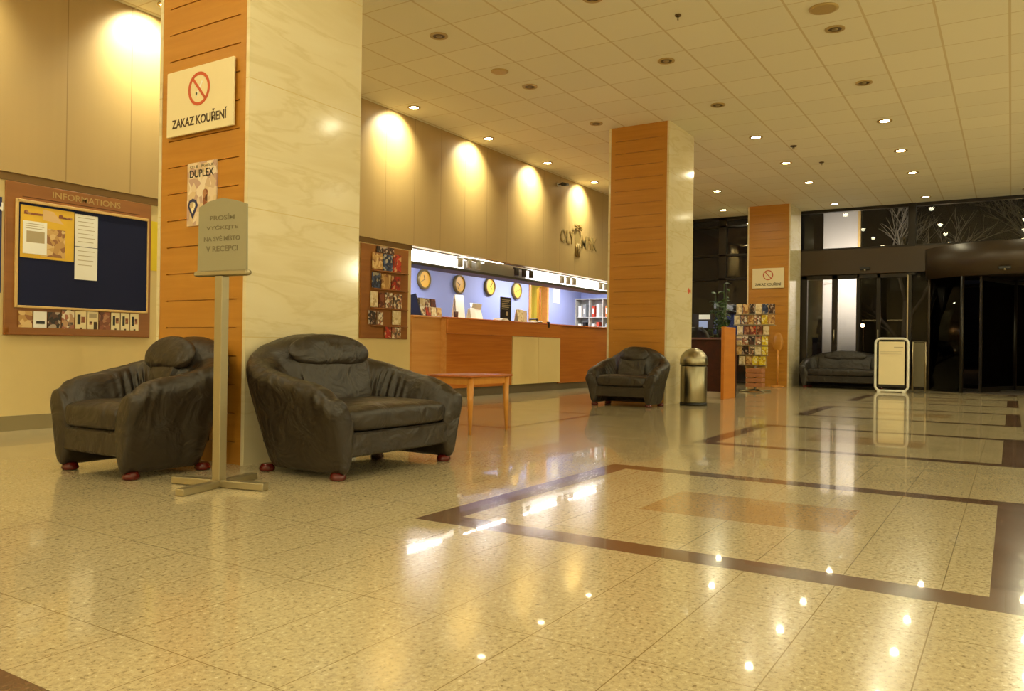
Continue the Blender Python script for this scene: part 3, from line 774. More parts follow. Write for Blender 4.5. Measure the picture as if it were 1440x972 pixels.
# ------------------------------------------------------------------ reception counter
t = thing('reception_counter', 'long wooden reception counter with one cream panel, under the blue wall', 'counter', (9.30, 6.95, 0))
L = 15.3-9.30
MB().box(0, 1.79, 0, .04, .14, .946, b=.002).build('front_panel', M_wood_counter, t)
MB().box(3.43, L, .02, .06, .12, 1.165, b=.004).build('front_panel', M_wood_counter, t)
MB().box(1.80, 3.42, -.012, .04, .145, .944, b=.002).build('cream_panel', M_cream, t)['label'] = 'cream front panel'
MB().box(2.632, 2.638, -.0135, -.011, .15, .93).build('panel_seam', M_frame, t)
MB().box(-.02, 3.43, -.03, .04, .945, 1.165, b=.005).build('top_band', M_wood_counter, t)
MB().box(-.04, L+.02, -.03, .5, 1.165, 1.19, b=.006).build('worktop', M_wood_table, t)
MB().box(-.4, L, .07, .1, 0, .14).build('kick_board', M_kick, t)
m = MB(); m.box(0, L, .3, .5, .12, .72); m.box(.02, L, .05, .3, .14, 1.16); m.build('inner_body', M_wood_dark, t)
MB().box(-.678, -.02, .09, .13, .14, 1.16, b=.003).build('side_panel', M_wood_side, t)['label'] = 'lighter wood side panel'
MB().box(-.678, -.042, .07, .5, 1.16, 1.19, b=.004).build('side_worktop', M_wood_side, t)
MB().box(-.03, .0, .0, .13, .14, 1.165).build('edge_strip', M_wood_side, t)

# soffit light box
t = thing('soffit_light_box', 'long white lit light box over the reception counter', 'light box', (OX0, 7.2, 0))
LL = OX1-OX0
MB().box(.02, LL-.02, .01, .30, 1.955, 2.148).build('housing', M_boxface, t)
MB().box(.02, 1.42, -.004, .012, 1.965, 2.135).build('lit_diffuser', M_tubebox, t)
MB().box(3.30, LL-.15, -.004, .012, 1.965, 2.135).build('lit_diffuser', M_tubebox, t)
MB().box(.02, LL-.02, -.03, .32, 1.915, 1.955, b=.004).build('lower_edge', M_soffit, t)
MB().tube([(.02, -.05, 2.10), (1.9, -.05, 2.10)], .013).build('tube_lamp', M_tube, t)
MB().tube([(3.15, -.05, 2.10), (LL-.2, -.05, 2.10)], .013).build('tube_lamp', M_tube, t)
# batten lamp below the box
t = thing('batten_lamp', 'short lit fluorescent batten behind the middle of the light box', 'lamp', (11.5, 7.85, 2.12))
MB().box(-.62, .62, -.05, .05, .02, .30, b=.006).build('bracket', M_white_plastic, t)
MB().tube([(-.6, 0, 0), (.6, 0, 0)], .026, 12).build('tube_lamp', M_tube, t)
def spots(x, label, mat, n=3, lit=True):
    t = thing('spotlight_bar', label, 'spotlights', (x, 7.06, 0), group='spotlight bars on the light box')
    MB().box(-.04, .24*(n-1)+.04, .01, .05, 2.085, 2.105, b=.004).build('bar', mat, t)
    for k in range(n):
        MB().cyl((.24*k, 0), .042, 1.965, 2.09, 16, b=.006).build('spot_head', mat, t)
    if lit:
        l = bpy.data.lights.new('spot_beam', 'SPOT'); l.energy = 26; l.spot_size = math.radians(120); l.spot_blend = .7; l.shadow_soft_size = .04; l.color = (1, .97, .92)
        o = bpy.data.objects.new('spot_beam', l); COL.objects.link(o); o.parent = t; o.location = (.12*(n-1), -.06, 1.95); o.rotation_euler = (math.radians(8), 0, 0)
    return t
M_spot_grey = plain('grey_spot', rgb(150, 142, 122), .5); M_spot_dark = plain('dark_spot', rgb(50, 40, 30), .4, .3)
spots(9.76, 'three grey spot heads in front of the left lit end of the light box', M_spot_grey)
spots(11.38, 'three dark spot heads in front of the unlit middle of the light box', M_spot_dark, lit=False)
spots(12.98, 'three grey spot heads in front of the right lit part of the light box', M_spot_grey)
spots(14.62, 'pair of grey spot heads at the far right end of the light box', M_spot_grey, 2)

# wall clocks
clx = [(10.80, 1.91), (11.83, 1.90), (12.84, 1.93), (13.83, 1.92)]
for k, (x, z) in enumerate(clx):
    t = thing('wall_clock', 'round gold wall clock, %s of four on the blue wall' % ['leftmost', 'second from left', 'third from left', 'rightmost'][k], 'clock', (x, 8.6, z), NEGY, 'round clocks on the blue wall')
    m = MB(); m.lathe([(.165, 0), (.175, .01), (.175, .05), (.15, .065), (.14, .055), (.14, .04)], 32, cap=False); m.build('rim', M_clock_rim, t)
    MB().lathe([(.15, .0), (.15, .042)], 32).build('face', M_clock_face, t)
    m = MB(); a1, a2 = [(.3, 2.0), (1.2, 2.6), (4.0, 5.6), (2.2, 5.0)][k]
    m.box(-.005, .005, -.01, .075, .042, .046, M=Matrix.Rotation(a1, 4, 'Z')); m.box(-.004, .004, -.01, .11, .0465, .05, M=Matrix.Rotation(a2, 4, 'Z')); m.build('hands', M_black, t)
# paper on the blue wall
paper('notice_sheet', 'white sheets hanging on the blue wall right of the office door', 'paper', 15.42, 15.72, 1.77, 2.12, M_white, y=8.6, extra=lines(5, -.35, .35, -.3, .4))
paper('notice_sheet', 'pale blue notice low on the blue wall under the leftmost clock', 'paper', 10.72, 11.0, 1.2, 1.52, plain('pale_blue_paper', rgb(120, 138, 204), .6), y=8.6)

# items on the counter
CT = 1.19
def holder(name, label, cat, x, y, w, h, mat, tilt=.18, back=True, n=1, z=CT):
    t = thing(name, label, cat, (x, y, z))
    Mt = Matrix.Rotation(-tilt, 4, 'X')
    MB().box(-w/2, w/2, 0, .006, 0, h, b=.001, M=Mt).build('front_sheet', mat, t)
    MB().box(-w/2, w/2, -.02, .10, 0, .008, b=.002).build('base', M_white_plastic, t)
    Mt2 = Matrix.Translation((0, .10, 0)) @ Matrix.Rotation(tilt*.9, 4, 'X')
    MB().box(-w/2, w/2, -.006, 0, .0, h*.95, M=Mt2).build('rear_sheet', M_white, t)
    return t
t = thing('leaflet_dispenser', 'black-sided dispenser full of leaflets at the left end of the counter', 'dispenser', (9.02, 7.1, 1.19))
m = MB(); m.prism([(0, 0), (.30, 0), (.22, .30), (.12, .32)], -.02, 0, M=Matrix.Translation((-.10, 0, 0)) @ Euler((PI/2, 0, PI/2)).to_matrix().to_4x4()); m.box(-.12, .5, .28, .30, 0, .28); m.box(-.14, .5, -.02, .3, 0, .008, b=.002); m.build('case', M_black, t)
for k in range(4):
    for j in range(2):
        tt = thing('leaflet', '%s leaflet in the %s row of the black counter dispenser' % (['first', 'second', 'third', 'fourth'][k], ['front', 'rear'][j]), 'leaflet', (9.02-.03+.13*k, 7.14+.09*j, 1.20), (-.15, 0, 0), 'leaflets in the counter dispenser')
        MB().box(-.055, .055, 0, .012, 0, .13+.13*j, b=.002).build('cover', PR[['mixed', 'red', 'pale', 'tan', 'dark', 'pale', 'mixed', 'brown'][k+4*j]], tt)
tt = thing('leaflet_stack', 'small dark cup beside the leaflet dispenser', 'cup', (9.62, 7.02, CT)); MB().lathe([(.03, 0), (.036, .09), (.033, .09), (.03, .01)], 16, cap=False).build('cup', plain('dark_red_cup', rgb(80, 40, 34), .4), tt); MB().cyl((0, 0), .03, 0, .012, 16).build('cup_base', M_black, tt)
holder('price_stand', 'tall white tent card on the counter', 'card', 9.86, 7.1, .22, .36, M_white, .12)
holder('price_stand', 'small white card between the two larger tent cards', 'card', 10.06, 7.0, .13, .17, M_white, .2)
holder('price_stand', 'slanted white tent card right of the tallest one', 'card', 10.33, 7.1, .26, .27, M_white, .3)
t = thing('price_board', 'black letter board standing on the counter below the clocks', 'board', (11.16, 7.12, CT))
MB().box(-.20, .20, -.05, .06, 0, .012, b=.003).build('base', M_black, t)
MB().box(-.165, .165, 0, .015, .012, .40, b=.003).build('board', M_black, t)
m = MB()
for k in range(6): m.box(-.13, .13-.04*(k % 3), -.002, .001, .35-.03*k, .362-.03*k)
m.lathe([(.035, -.001), (.035, .002)], 16, M=Matrix.Translation((.03, 0, .13)) @ Euler((PI/2, 0, 0)).to_matrix().to_4x4()); m.build('white_print', M_greyprint, t)
holder('leaflet_holder', 'pale leaflet holder right of the black letter board', 'leaflet holder', 11.55, 7.05, .2, .22, P_pale, .2)
t = thing('counter_clip', 'small dark clip on the front edge of the counter', 'clip', (12.25, 6.925, CT)); MB().box(-.03, .03, -.008, .02, 0, .03, b=.004).build('clip', M_black, t); MB().box(-.018, .018, -.02, -.006, -.075, .03, b=.004).build('jaw', M_black, t)
t = thing('paper_stack', 'low stack of white papers lying on the counter', 'papers', (10.85, 7.02, CT))
for k in range(3): MB().box(-.12, .12, -.08, .08, .012*k, .012*k+.011, M=Matrix.Rotation(.15*k, 4, 'Z')).build('sheets', M_white, t)
t = thing('desk_phone', 'grey telephone on the counter in front of the office door', 'telephone', (12.30, 7.22, CT))
MB().box(-.09, .09, -.1, .1, 0, .05, b=.015).build('phone_base', M_steel, t); MB().tube([(-.07, -.08, .065), (-.07, -.05, .078), (-.07, .05, .078), (-.07, .08, .065)], [.022, .014, .014, .022], 10).build('handset', M_black, t)
holder('file_tray', 'upright white folder standing on the counter by the office door', 'folder', 11.98, 7.25, .17, .22, M_white, .05)

# back shelf unit with folders on the right side wall of the office
t = thing('key_shelf', 'grey pigeonhole shelf at the right end of the reception', 'shelf', (16.75, 7.9, 1.05), NEGX)
m = MB(); m.box(-.7, .7, 0, .86, 0, .02); m.box(-.7, .7, 0, .02, .02, .28); m.box(-.7, .7, .84, .86, .02, .28)
for k in range(5): a = -.7+.345*k; m.box(a, a+.02, .02, .84, .02, .28)
m.box(-.68, .68, .42, .435, .02, .27)
m.build('carcass', plain('pale_grey_laminate', rgb(176, 178, 176), .5), t)
fc = ['white', 'grey', 'red', 'white', 'orange', 'red', 'white', 'dark', 'white', 'red', 'grey', 'white']
fm = {'white': M_white, 'grey': plain('grey_folder', rgb(150, 156, 160), .5), 'red': plain('red_folder', rgb(186, 64, 40), .5), 'orange': plain('orange_folder', rgb(206, 110, 50), .5), 'dark': M_black}
for k in range(12):
    top = k < 6; q = k % 6; z = 1.05+(.435 if top else .02); yy = 7.9+.7-(.10+.12*(q % 2)+.345*(q//2))
    tt = thing('ring_binder', '%s folder, %s from left on the %s shelf of the pigeonholes' % (fc[k], ['first', 'second', 'third', 'fourth', 'fifth', 'sixth'][q], 'upper' if top else 'lower'), 'folder', (16.60, yy, z), group='folders in the pigeonholes')
    MB().box(-.10, .10, -.035, .035, 0, .30 if q % 2 else .26, b=.004).build('binder', fm[fc[k]], tt); MB().box(-.103, -.099, -.02, .02, .08, .2).build('spine_label', M_white, tt)
t = thing('printer', 'black desk printer below the pigeonholes at the right end', 'printer', (15.75, 7.55, 1.05)); MB().box(-.2, .2, -.18, .18, 0, .19, b=.02).build('case', M_black, t); MB().box(-.14, .14, -.185, -.17, .05, .07).build('paper_slot', M_boxface, t)
t = thing('back_desk', 'low wooden desk behind the right part of the counter', 'desk', (15.9, 7.75, 0)); MB().box(-.5, .84, -.35, .35, 1.02, 1.05, b=.004).build('desk_top', M_wood_side, t)
for a in (-.48, .80): MB().box(a, a+.03, -.33, .33, 0, 1.02).build('side', M_wood_side, t)

# logo lettering on the upper wall
t = thing('wall_logo', 'bronze letters and crest high on the wall over the reception', 'logo', (13.62, YW, 2.84), NEGY)
lettering('OLY', M_logo, t, -.50, .0, .003, .52, .24, 'letters', ext=.010, bold=.012)
lettering('MPIK', M_logo, t, .40, -.02, .003, .68, .24, 'letters', ext=.010, bold=.012)
lettering('HOTEL', M_logo, t, -.12, .235, .03, .32, .07, 'small_letters', ext=.02)
m = MB(); m.prism([(-.22, .16), (.02, .16), (-.02, -.04), (-.06, -.32), (-.17, -.32), (-.2, -.04)], .0, .012); m.build('crest', M_logo, t)
m = MB()
for k in range(3): m.tube([(-.16+.06*k, -.34, .02), (-.19+.08*k, -.2, .03), (-.15+.05*k, -.08, .03)], .014, 8)
m.tube([(-.22, .18, .02), (-.1, .21, .02), (.04, .18, .02)], .012, 8); m.build('torch', M_logo, t)
# security camera
t = thing('security_camera', 'small dark security camera under the ceiling above the reception', 'camera', (12.72, YW, 3.74), NEGY)
MB().box(-.03, .03, -.03, .03, 0, .02, b=.004).build('wall_plate', M_white_plastic, t)
MB().tube([(0, 0, .02), (0, .0, .10), (.0, -.01, .14)], .011).build('bracket', M_dark, t)
MB().tube([(-.13, -.03, .17), (.10, .0, .15)], .032, 14).build('camera_body', M_black, t)

# ------------------------------------------------------------------ concierge desk & far left corner
t = thing('concierge_desk', 'orange-wood desk behind the steel bin', 'desk', (12.15, 3.75, 0))
MB().box(0, .58, 0, .05, 0, 1.125, b=.004).build('end_panel', M_wood_desk, t)
MB().box(.60, .64, .0, .06, 0, 1.0).build('rear_edge', M_wood_dark, t)
MB().box(.50, .54, .05, 2.2, .09, .93).build('front_panel', M_wood_dark, t)
MB().box(.42, 1.1, .05, 2.2, .93, .96, b=.004).build('desk_top', plain('mauve_laminate', rgb(120, 92, 92), .3), t)
MB().box(.46, .50, .05, 2.2, 0, .09).build('plinth', M_white_plastic, t)['label'] = 'white plinth'
t = thing('office_chair', 'dark office chair back rising behind the concierge desk', 'chair', (13.6, 4.75, 0))
MB().lathe([(.02, .0), (.03, .06), (.03, .45)], 12).build('column', M_black, t)
for k in range(5):
    a = 2*PI*k/5; MB().tube([(0, 0, .08), (.28*math.cos(a), .28*math.sin(a), .05)], [.025, .015]).build('leg', M_black, t)
MB().lathe([(.2, .45), (.26, .48), (.26, .52), (.2, .55)], 20).build('seat', M_black, t)
vs = []; fs = []
for j in range(9):
    zz = .62+.55*j/8; ww = .27*math.sqrt(max(.05, 1-((zz-.86)/.34)**2))
    for i in range(9):
        u = -1+2*i/8; vs.append((.22-.08*u*u, ww*u, zz))
for j in range(8):
    for i in range(8): fs.append((j*9+i, j*9+i+1, (j+1)*9+i+1, (j+1)*9+i))
o = MB().add(vs, fs, 0, True).build('backrest', M_black, t); md = o.modifiers.new('S', 'SOLIDIFY'); md.thickness = .06
M_screen = plain('monitor_screen', rgb(150, 170, 210), .3, emit=.35, ecol=rgb(150, 170, 220))
t = thing('desk_monitor', 'lit bluish monitor on the concierge desk', 'monitor', (14.9, 5.02, 1.0), (0, 0, 0))
MB().box(-.03, .03, -.2, .2, .16, .46, b=.008).build('case', M_black, t); MB().box(-.035, -.029, -.10, .07, .19, .32).build('screen', M_screen, t); MB().box(-.035, -.029, -.15, .07, .35, .44).build('screen', plain('screen_white', rgb(210, 214, 200), .3, emit=.4, ecol=rgb(220, 220, 200)), t)
MB().box(-.08, .08, -.1, .1, 0, .02, b=.004).build('base', M_black, t); MB().cyl((0, 0), .02, .02, .18).build('neck', M_black, t)
t = thing('back_counter', 'dark cabinet behind the concierge desk carrying the monitor', 'cabinet', (14.9, 5.2, 0)); MB().box(-.3, .3, -.75, .75, .03, .98, b=.005).build('body', M_wood_dark, t); MB().box(-.32, .32, -.77, .77, .98, 1.0, b=.003).build('top', M_wood_dark, t); MB().box(-.28, .28, -.7, .7, 0, .03).build('plinth', M_black, t)
# plant
M_leaf = plain('plant_leaf', rgb(56, 84, 34), .4, vary=.25, vscale=12); M_pot = plain('terracotta_pot', rgb(60, 48, 40), .6)
def plant(x, y, z, h, label, n=40, pot=.15, seed=1, sp=1.0):
    rnd = random.Random(seed)
    t = thing('potted_plant', label, 'plant', (x, y, z))
    MB().lathe([(pot*.7, 0), (pot, pot*1.8), (pot*1.05, pot*1.9), (pot*.92, pot*1.9), (pot*.9, pot*1.7)], 20).build('pot', M_pot, t)
    m = MB(); ml = MB()
    for k in range(n//5):
        a = rnd.uniform(0, 2*PI); r = rnd.uniform(.02, .2)*sp; H = h*rnd.uniform(.6, 1)
        pts = [(0, 0, pot*1.7), (r*.5*math.cos(a), r*.5*math.sin(a), H*.55), (r*1.3*math.cos(a), r*1.3*math.sin(a), H)]
        m.tube(pts, [.012, .009, .004], 6)
        for j in range(8):
            f_ = .25+.75*j/7; i = 0 if f_ < .5 else 1; g = (f_-.5*i)*2; p0 = Vector(pts[i]); p1 = Vector(pts[i+1]); p = p0.lerp(p1, g)
            b = rnd.uniform(0, 2*PI); l = rnd.uniform(.10, .2)*(.4+.6*sp); w = l*.28; dz = rnd.uniform(-.3, .5)
            d = Vector((math.cos(b), math.sin(b), dz)).normalized(); s_ = Vector((-math.sin(b), math.cos(b), 0)); u_ = d.cross(s_)*.25*l
            q = [p, p+d*l*.35+s_*w-u_*.2, p+d*l*.75+s_*w*.7-u_*.2, p+d*l-Vector((0, 0, l*.3)), p+d*l*.75-s_*w*.7-u_*.2, p+d*l*.35-s_*w-u_*.2, p+d*l*.5+u_*.3]
            ml.add([tuple(v) for v in q], [(0, 1, 6), (1, 2, 6), (2, 3, 6), (3, 4, 6), (4, 5, 6), (5, 0, 6)], 0, True)
    m.build('stems', M_leaf, t); ml.build('leaves', M_leaf, t, recalc=False)
plant(15.7, 4.9, 0, 2.15, 'tall green potted plant standing behind the concierge desk', 90, .2, 5)
plant(14.85, 4.62, 1.0, .62, 'small potted plant on the dark cabinet behind the desk', 30, .08, 8, .45)

# ------------------------------------------------------------------ brochure rack
rx, ry = 14.95, 4.03
t = thing('brochure_rack', 'free-standing brochure rack in front of the farthest column', 'rack', (rx, ry, 0))
MB().cyl((0, 0), .02, .02, 1.6, 12).build('pole', M_white_plastic, t)
for k in range(4):
    a = PI/4+PI/2*k; MB().tube([(0, 0, .04), (.32*math.cos(a), .32*math.sin(a), .015)], [.018, .014]).build('foot', M_gold, t)
MB().box(.045, .06, -.20, .20, .44, 1.60, b=.004).build('back_plate', M_frame, t)
m = MB()
for k in range(4): m.box(-.14, .1, -.16, .14, .09+.09*k, .165+.09*k, b=.006)
m.build('storage_box', plain('reddish_box', rgb(176, 116, 76), .5), t)
rows = [(1.44, 1.63, -.36, .36, 6, 1), (1.24, 1.42, -.36, .40, 6, 2), (1.05, 1.22, -.26, .34, 5, 3), (.86, 1.03, -.24, .36, 5, 4), (.68, .84, -.24, .36, 5, 5), (.49, .66, -.20, .30, 4, 6)]
kinds = [['pale', 'tan', 'dark', 'pale', 'blue', 'dark'], ['pale', 'mixed', 'tan', 'mixed', 'yellow', 'tan'], ['pale', 'brown', 'red', 'brown', 'pale'], ['pale', 'mixed', 'dark', 'mixed', 'yellow'], ['tan', 'dark', 'mixed', 'pale', 'yellow'], ['pale', 'tan', 'yellow', 'yellow']]
on = ['top', 'second', 'third', 'fourth', 'fifth', 'lowest']; oc = ['first', 'second', 'third', 'fourth', 'fifth', 'sixth']
for (z0, z1, a, b, n, ri) in rows:
    tr = MB().box(-.055, .04, a, b, z0-.008, z0, b=.002).build('tray', M_gold, t)
    MB().box(-.058, -.052, a, b, z0-.008, z0+.012).build('tray_lip', M_gold, tr)
    for k in range(n):
        w = (b-a)/n; yy = ry+b-w*(k+.5)
        leaflet('%s brochure, %s from left in the %s row of the free-standing rack' % (kinds[ri-1][k], oc[k], on[ri-1]), rx-.02, yy, z0+.002, w*.88, z1-z0, PR[kinds[ri-1][k]], NEGX, 'brochures in the free-standing rack', th=.02, tilt=0, name='brochure')
# oval head stand
t = thing('oval_head_stand', 'thin floor stand with an oval head against the farthest column', 'stand', (17.25, 4.18, 0))
MB().lathe([(.13, 0), (.14, .01), (.13, .025), (.03, .035), (.02, .05)], 24).build('base', M_wood_leg, t)
MB().tube([(0, 0, .04), (0, 0, .80)], .022, 12).build('pole', M_wood_leg, t)
MB().lathe([(.11*math.cos(a), .95+.20*math.sin(a)) for a in [(-PI/2+.05)+(PI-.1)*k/14 for k in range(15)]], 20, M=Matrix.Scale(.3, 4, (1, 0, 0))).build('oval_head', M_wood_col, t)

# ------------------------------------------------------------------ A-frame sign
t = thing('pavement_sign', 'white tube-framed cream notice sign standing by the entrance doors', 'sign', (16.82, 1.945, 0), NEGX)
w, h, r = .285, 1.03, .09
pts = []
for (cx, cy, a0) in ((w-r, h-r, 0), (-w+r, h-r, 90), (-w+r, .03+r, 180), (w-r, .03+r, 270)):
    for k in range(7):
        a = math.radians(a0+15*k); pts.append((cx+r*math.cos(a), cy+r*math.sin(a), 0))
MB().tube(pts, .022, 10, closed=True).build('tube_frame', M_white_plastic, t)
MB().box(-.235, .235, .10, .985, -.012, .006, b=.004).build('back_board', M_black, t)
MB().box(-.225, .225, .15, .975, .0055, .010).build('notice', M_sign, t)
m = MB(); m.box(.04, .20, .862, .875, .0095, .012)
for k in range(4): m.box(-.2, .17-.05*(k % 2), .78-.022*k, .786-.022*k, .0095, .0105)
m.build('printed_lines', M_greyprint, t)
for sx in (-.22, .22): MB().box(sx-.03, sx+.03, .0, .03, -.10, .04, b=.004).build('foot', M_white_plastic, t)

# ------------------------------------------------------------------ facade
m = MB()
def fbox(y0, y1, z0, z1, x0=XF-.05, x1=XF+.08, mb=None, b=.004): (mb or m).box(x0, x1, y0, y1, z0, z1, b=b)
# outer frames
fbox(Y1, YW, 3.84, ZC); fbox(Y1, YW, 0, .05)
fbox(4.95, 5.03, 0, ZC)
fbox(5.72, 5.90, 0, ZC); fbox(YW-.1, YW, 0, ZC)
fbox(1.72, 1.86, 2.4, ZC, XF-.08)
for z in (2.42, 2.98, 3.66): fbox(5.0, YW, z, z+.05)
for z in (2.98,): fbox(Y1, 4.0, z, z+.06)
for y in (-2, -4, -6, -8): fbox(y-.05, y+.05, 0, ZC)
struct(m.build('window_frame', M_dark), 'dark metal frame of the entrance glazing', 'window frame')
struct(MB().box(XF-.10, XF+.10, -9, 4.05, 2.45, 3.0, b=.01).build('trim_2', M_header), 'dark bronze header above the entrance doors', 'header')
g = MB(); g.box(XF+.01, XF+.02, Y1, 4.05, 3.03, 3.85); struct(g.build('window_1', M_glass), 'dark upper glazing band above the entrance', 'window')
g = MB(); g.box(XF+.01, XF+.02, 5.0, YW, .05, 3.85); struct(g.build('window_2', M_glass), 'tall dark glazing between the columns', 'window')
g = MB(); g.box(XF+.01, XF+.02, Y1, -1.9, .05, 2.45); struct(g.build('window_3', M_glass))
g = MB(); g.box(XF+.01, XF+.02, .9, 1.78, .05, 2.45); struct(g.build('window_4', M_glass_dark), 'dark glass strip between the doors and the revolving door', 'window')
# left bay doors
m = MB(); 
for (a, b) in ((3.88, 4.05), (3.25, 3.36), (2.80, 2.86), (2.38, 2.46), (1.78, 1.84)): m.box(XF-.04, XF+.06, a, b, 0, 2.45, b=.004)
m.box(XF-.04, XF+.06, 1.84, 4.0, 2.36, 2.45, b=.004); m.box(XF-.04, XF+.06, 1.84, 4.0, 0, .08, b=.004)
df = struct(m.build('door_2', M_dark), 'dark framed glass doors beside the revolving door', 'door')
for (a, b, mt) in ((3.36, 3.88, M_glass), (2.86, 3.25, M_glass), (2.46, 2.80, M_glass_dark), (1.84, 2.38, M_glass_dark)):
    MB().box(XF+.005, XF+.015, a, b, .08, 2.36).build('pane', mt, df)
MB().box(XF-.06, XF-.03, 1.84, 1.87, .05, 2.42, b=.004).build('bright_edge_post', M_steel, df)
for y in (2.42, 3.30): MB().tube([(XF-.08, y, .95), (XF-.08, y, 1.25)], .012).build('handle', M_steel, df)
for y in (2.60, 2.1):
    l = lettering('AUTOMATIC', M_greyprint, df, 0, 0, .001, .3, .03, 'door_text'); l.data.transform(Matrix.Translation((XF-.002, y, 1.45)) @ Euler(NEGX).to_matrix().to_4x4())
# revolving door
RC = (19.25, -.05); RR = 1.75
def arc_wall(mb, r0, r1, a0, a1, z0, z1, n=40):
    vs = []; fs = []
    for k in range(n+1):
        a = math.radians(a0+(a1-a0)*k/n); c, s_ = math.cos(a), math.sin(a)
        vs += [(RC[0]+r0*c, RC[1]+r0*s_, z0), (RC[0]+r1*c, RC[1]+r1*s_, z0), (RC[0]+r1*c, RC[1]+r1*s_, z1), (RC[0]+r0*c, RC[1]+r0*s_, z1)]
    for k in range(n):
        for q in range(4): fs.append((k*4+q, k*4+(q+1) % 4, k*4+4+(q+1) % 4, k*4+4+q))
    fs += [(0, 3, 2, 1), (n*4, n*4+1, n*4+2, n*4+3)]
    mb.add(vs, fs, 0, True)
t = RD_T = thing('revolving_door', 'large dark revolving door with a curved bronze header', 'revolving door', (0, 0, 0))
m = MB(); arc_wall(m, RR-.05, RR+.03, 118, 242, 2.27, 2.90); o = m.build('curved_header', M_header, t)
m = MB(); arc_wall(m, .01, RR-.05, 118, 242, 2.27, 2.31); arc_wall(m, .01, RR-.05, 118, 242, 2.86, 2.9); m.build('canopy', M_dark, t)
m = MB(); arc_wall(m, RR-.02, RR, 122, 150, .03, 2.27); arc_wall(m, RR-.02, RR, 210, 238, .03, 2.27); m.build('curved_glass', M_glass_dark, t)
for a in (122, 150, 210, 238):
    c, s_ = math.cos(math.radians(a)), math.sin(math.radians(a)); MB().cyl((RC[0]+(RR-.01)*c, RC[1]+(RR-.01)*s_), .035, 0, 2.27, 12).build('post', M_header if a == 122 else M_dark, t)
MB().cyl(RC, .05, 0.02, 2.27, 14).build('centre_shaft', M_dark, t)
for a in (160, 250, 340, 70):
    Mr = Matrix.Translation((RC[0], RC[1], 0)) @ Matrix.Rotation(math.radians(a), 4, 'Z')
    w = MB().box(.05, 1.6, -.006, .006, .12, 2.2, M=Mr).build('door_wing', M_glass_dark, t)
    m = MB(); m.box(.05, 1.62, -.02, .02, .03, .12, M=Mr); m.box(.05, 1.62, -.02, .02, 2.18, 2.25, M=Mr); m.box(1.58, 1.63, -.02, .02, .03, 2.25, M=Mr); m.build('wing_frame', M_dark, w)
m = MB(); m.lathe([(RR-.03, .002), (RR-.04, .012), (.1, .014)], 48, M=Matrix.Translation((RC[0], RC[1], 0))); m.build('floor_mat', M_mat, RD_T)
t = thing('door_sensor', 'small dark motion sensor on the curved header of the revolving door', 'sensor', (RC[0]-RR-.035, .12, 2.38)); MB().box(-.05, .008, -.1, .1, -.03, .03, b=.01).build('case', M_black, t); MB().lathe([(.02, 0), (.022, .02), (.01, .035)], 12, M=Matrix.Translation((-.04, 0, -.05))).build('lens', M_steel, t)
t = thing('door_sensor', 'small dark motion sensor on the header above the left glass doors', 'sensor', (XF-.105, 2.68, 2.56)); MB().box(-.05, .008, -.1, .1, -.03, .03, b=.01).build('case', M_black, t); MB().lathe([(.02, 0), (.022, .02), (.01, .035)], 12, M=Matrix.Translation((-.04, 0, -.05))).build('lens', M_steel, t)
# guard post
t = thing('guard_panel', 'waist-high grey guard beside the left edge of the revolving door', 'guard', (17.35, 1.52, 0))
m = MB(); m.tube([(0, -.11, .02), (0, -.11, .98), (0, .11, .98), (0, .11, .02)], .018, 10); m.build('hoop', M_steel, t); MB().box(-.012, .012, -.10, .10, .10, .96, b=.003).build('panel', plain('grey_guard', rgb(96, 88, 66), .4, .4), t)

# ------------------------------------------------------------------ outside
struct(MB().box(XF+.9, 90, -40, 40, -.25, -.02).build('ground', plain('asphalt', rgb(40, 38, 36), .8)), 'dark ground outside the entrance', 'ground')
t = thing('street_pillar', 'pale lit wall pillar outside the left glass doors', 'pillar', (21.0, 3.62, -.02))
MB().box(-.3, .3, -.46, .34, 0, 4.6, b=.01).build('shaft', plain('pale_render', rgb(198, 190, 178), .8), t)
MB().box(-.34, -.3, -.52, -.46, 0, 4.6, b=.005).build('corner_profile', M_frame, t)
l = bpy.data.lights.new('wall_lamp', 'SPOT'); l.energy = 260; l.spot_size = math.radians(150); l.spot_blend = .6; l.shadow_soft_size = .1; l.color = (1, .93, .88)
lo = bpy.data.objects.new('wall_lamp', l); COL.objects.link(lo); lo.location = (19.6, 3.2, 2.55); lo.rotation_euler = (0, math.radians(-95), 0)
M_street = plain('street_lamp_glow', (1, .7, .4, 1), .5, emit=400, ecol=(1, .62, .3, 1)); M_street_w = plain('white_lamp_glow', (1, 1, 1, 1), .5, emit=60, ecol=(1, .95, .85, 1))
def P3(px, py, X):   # pixel ray met at a distance along X
    d = F + R2*((px-720)/f) - U2*((py-486)/f); k = X/d.x; return Vector((d.x*k, d.y*k, .75+d.z*k))
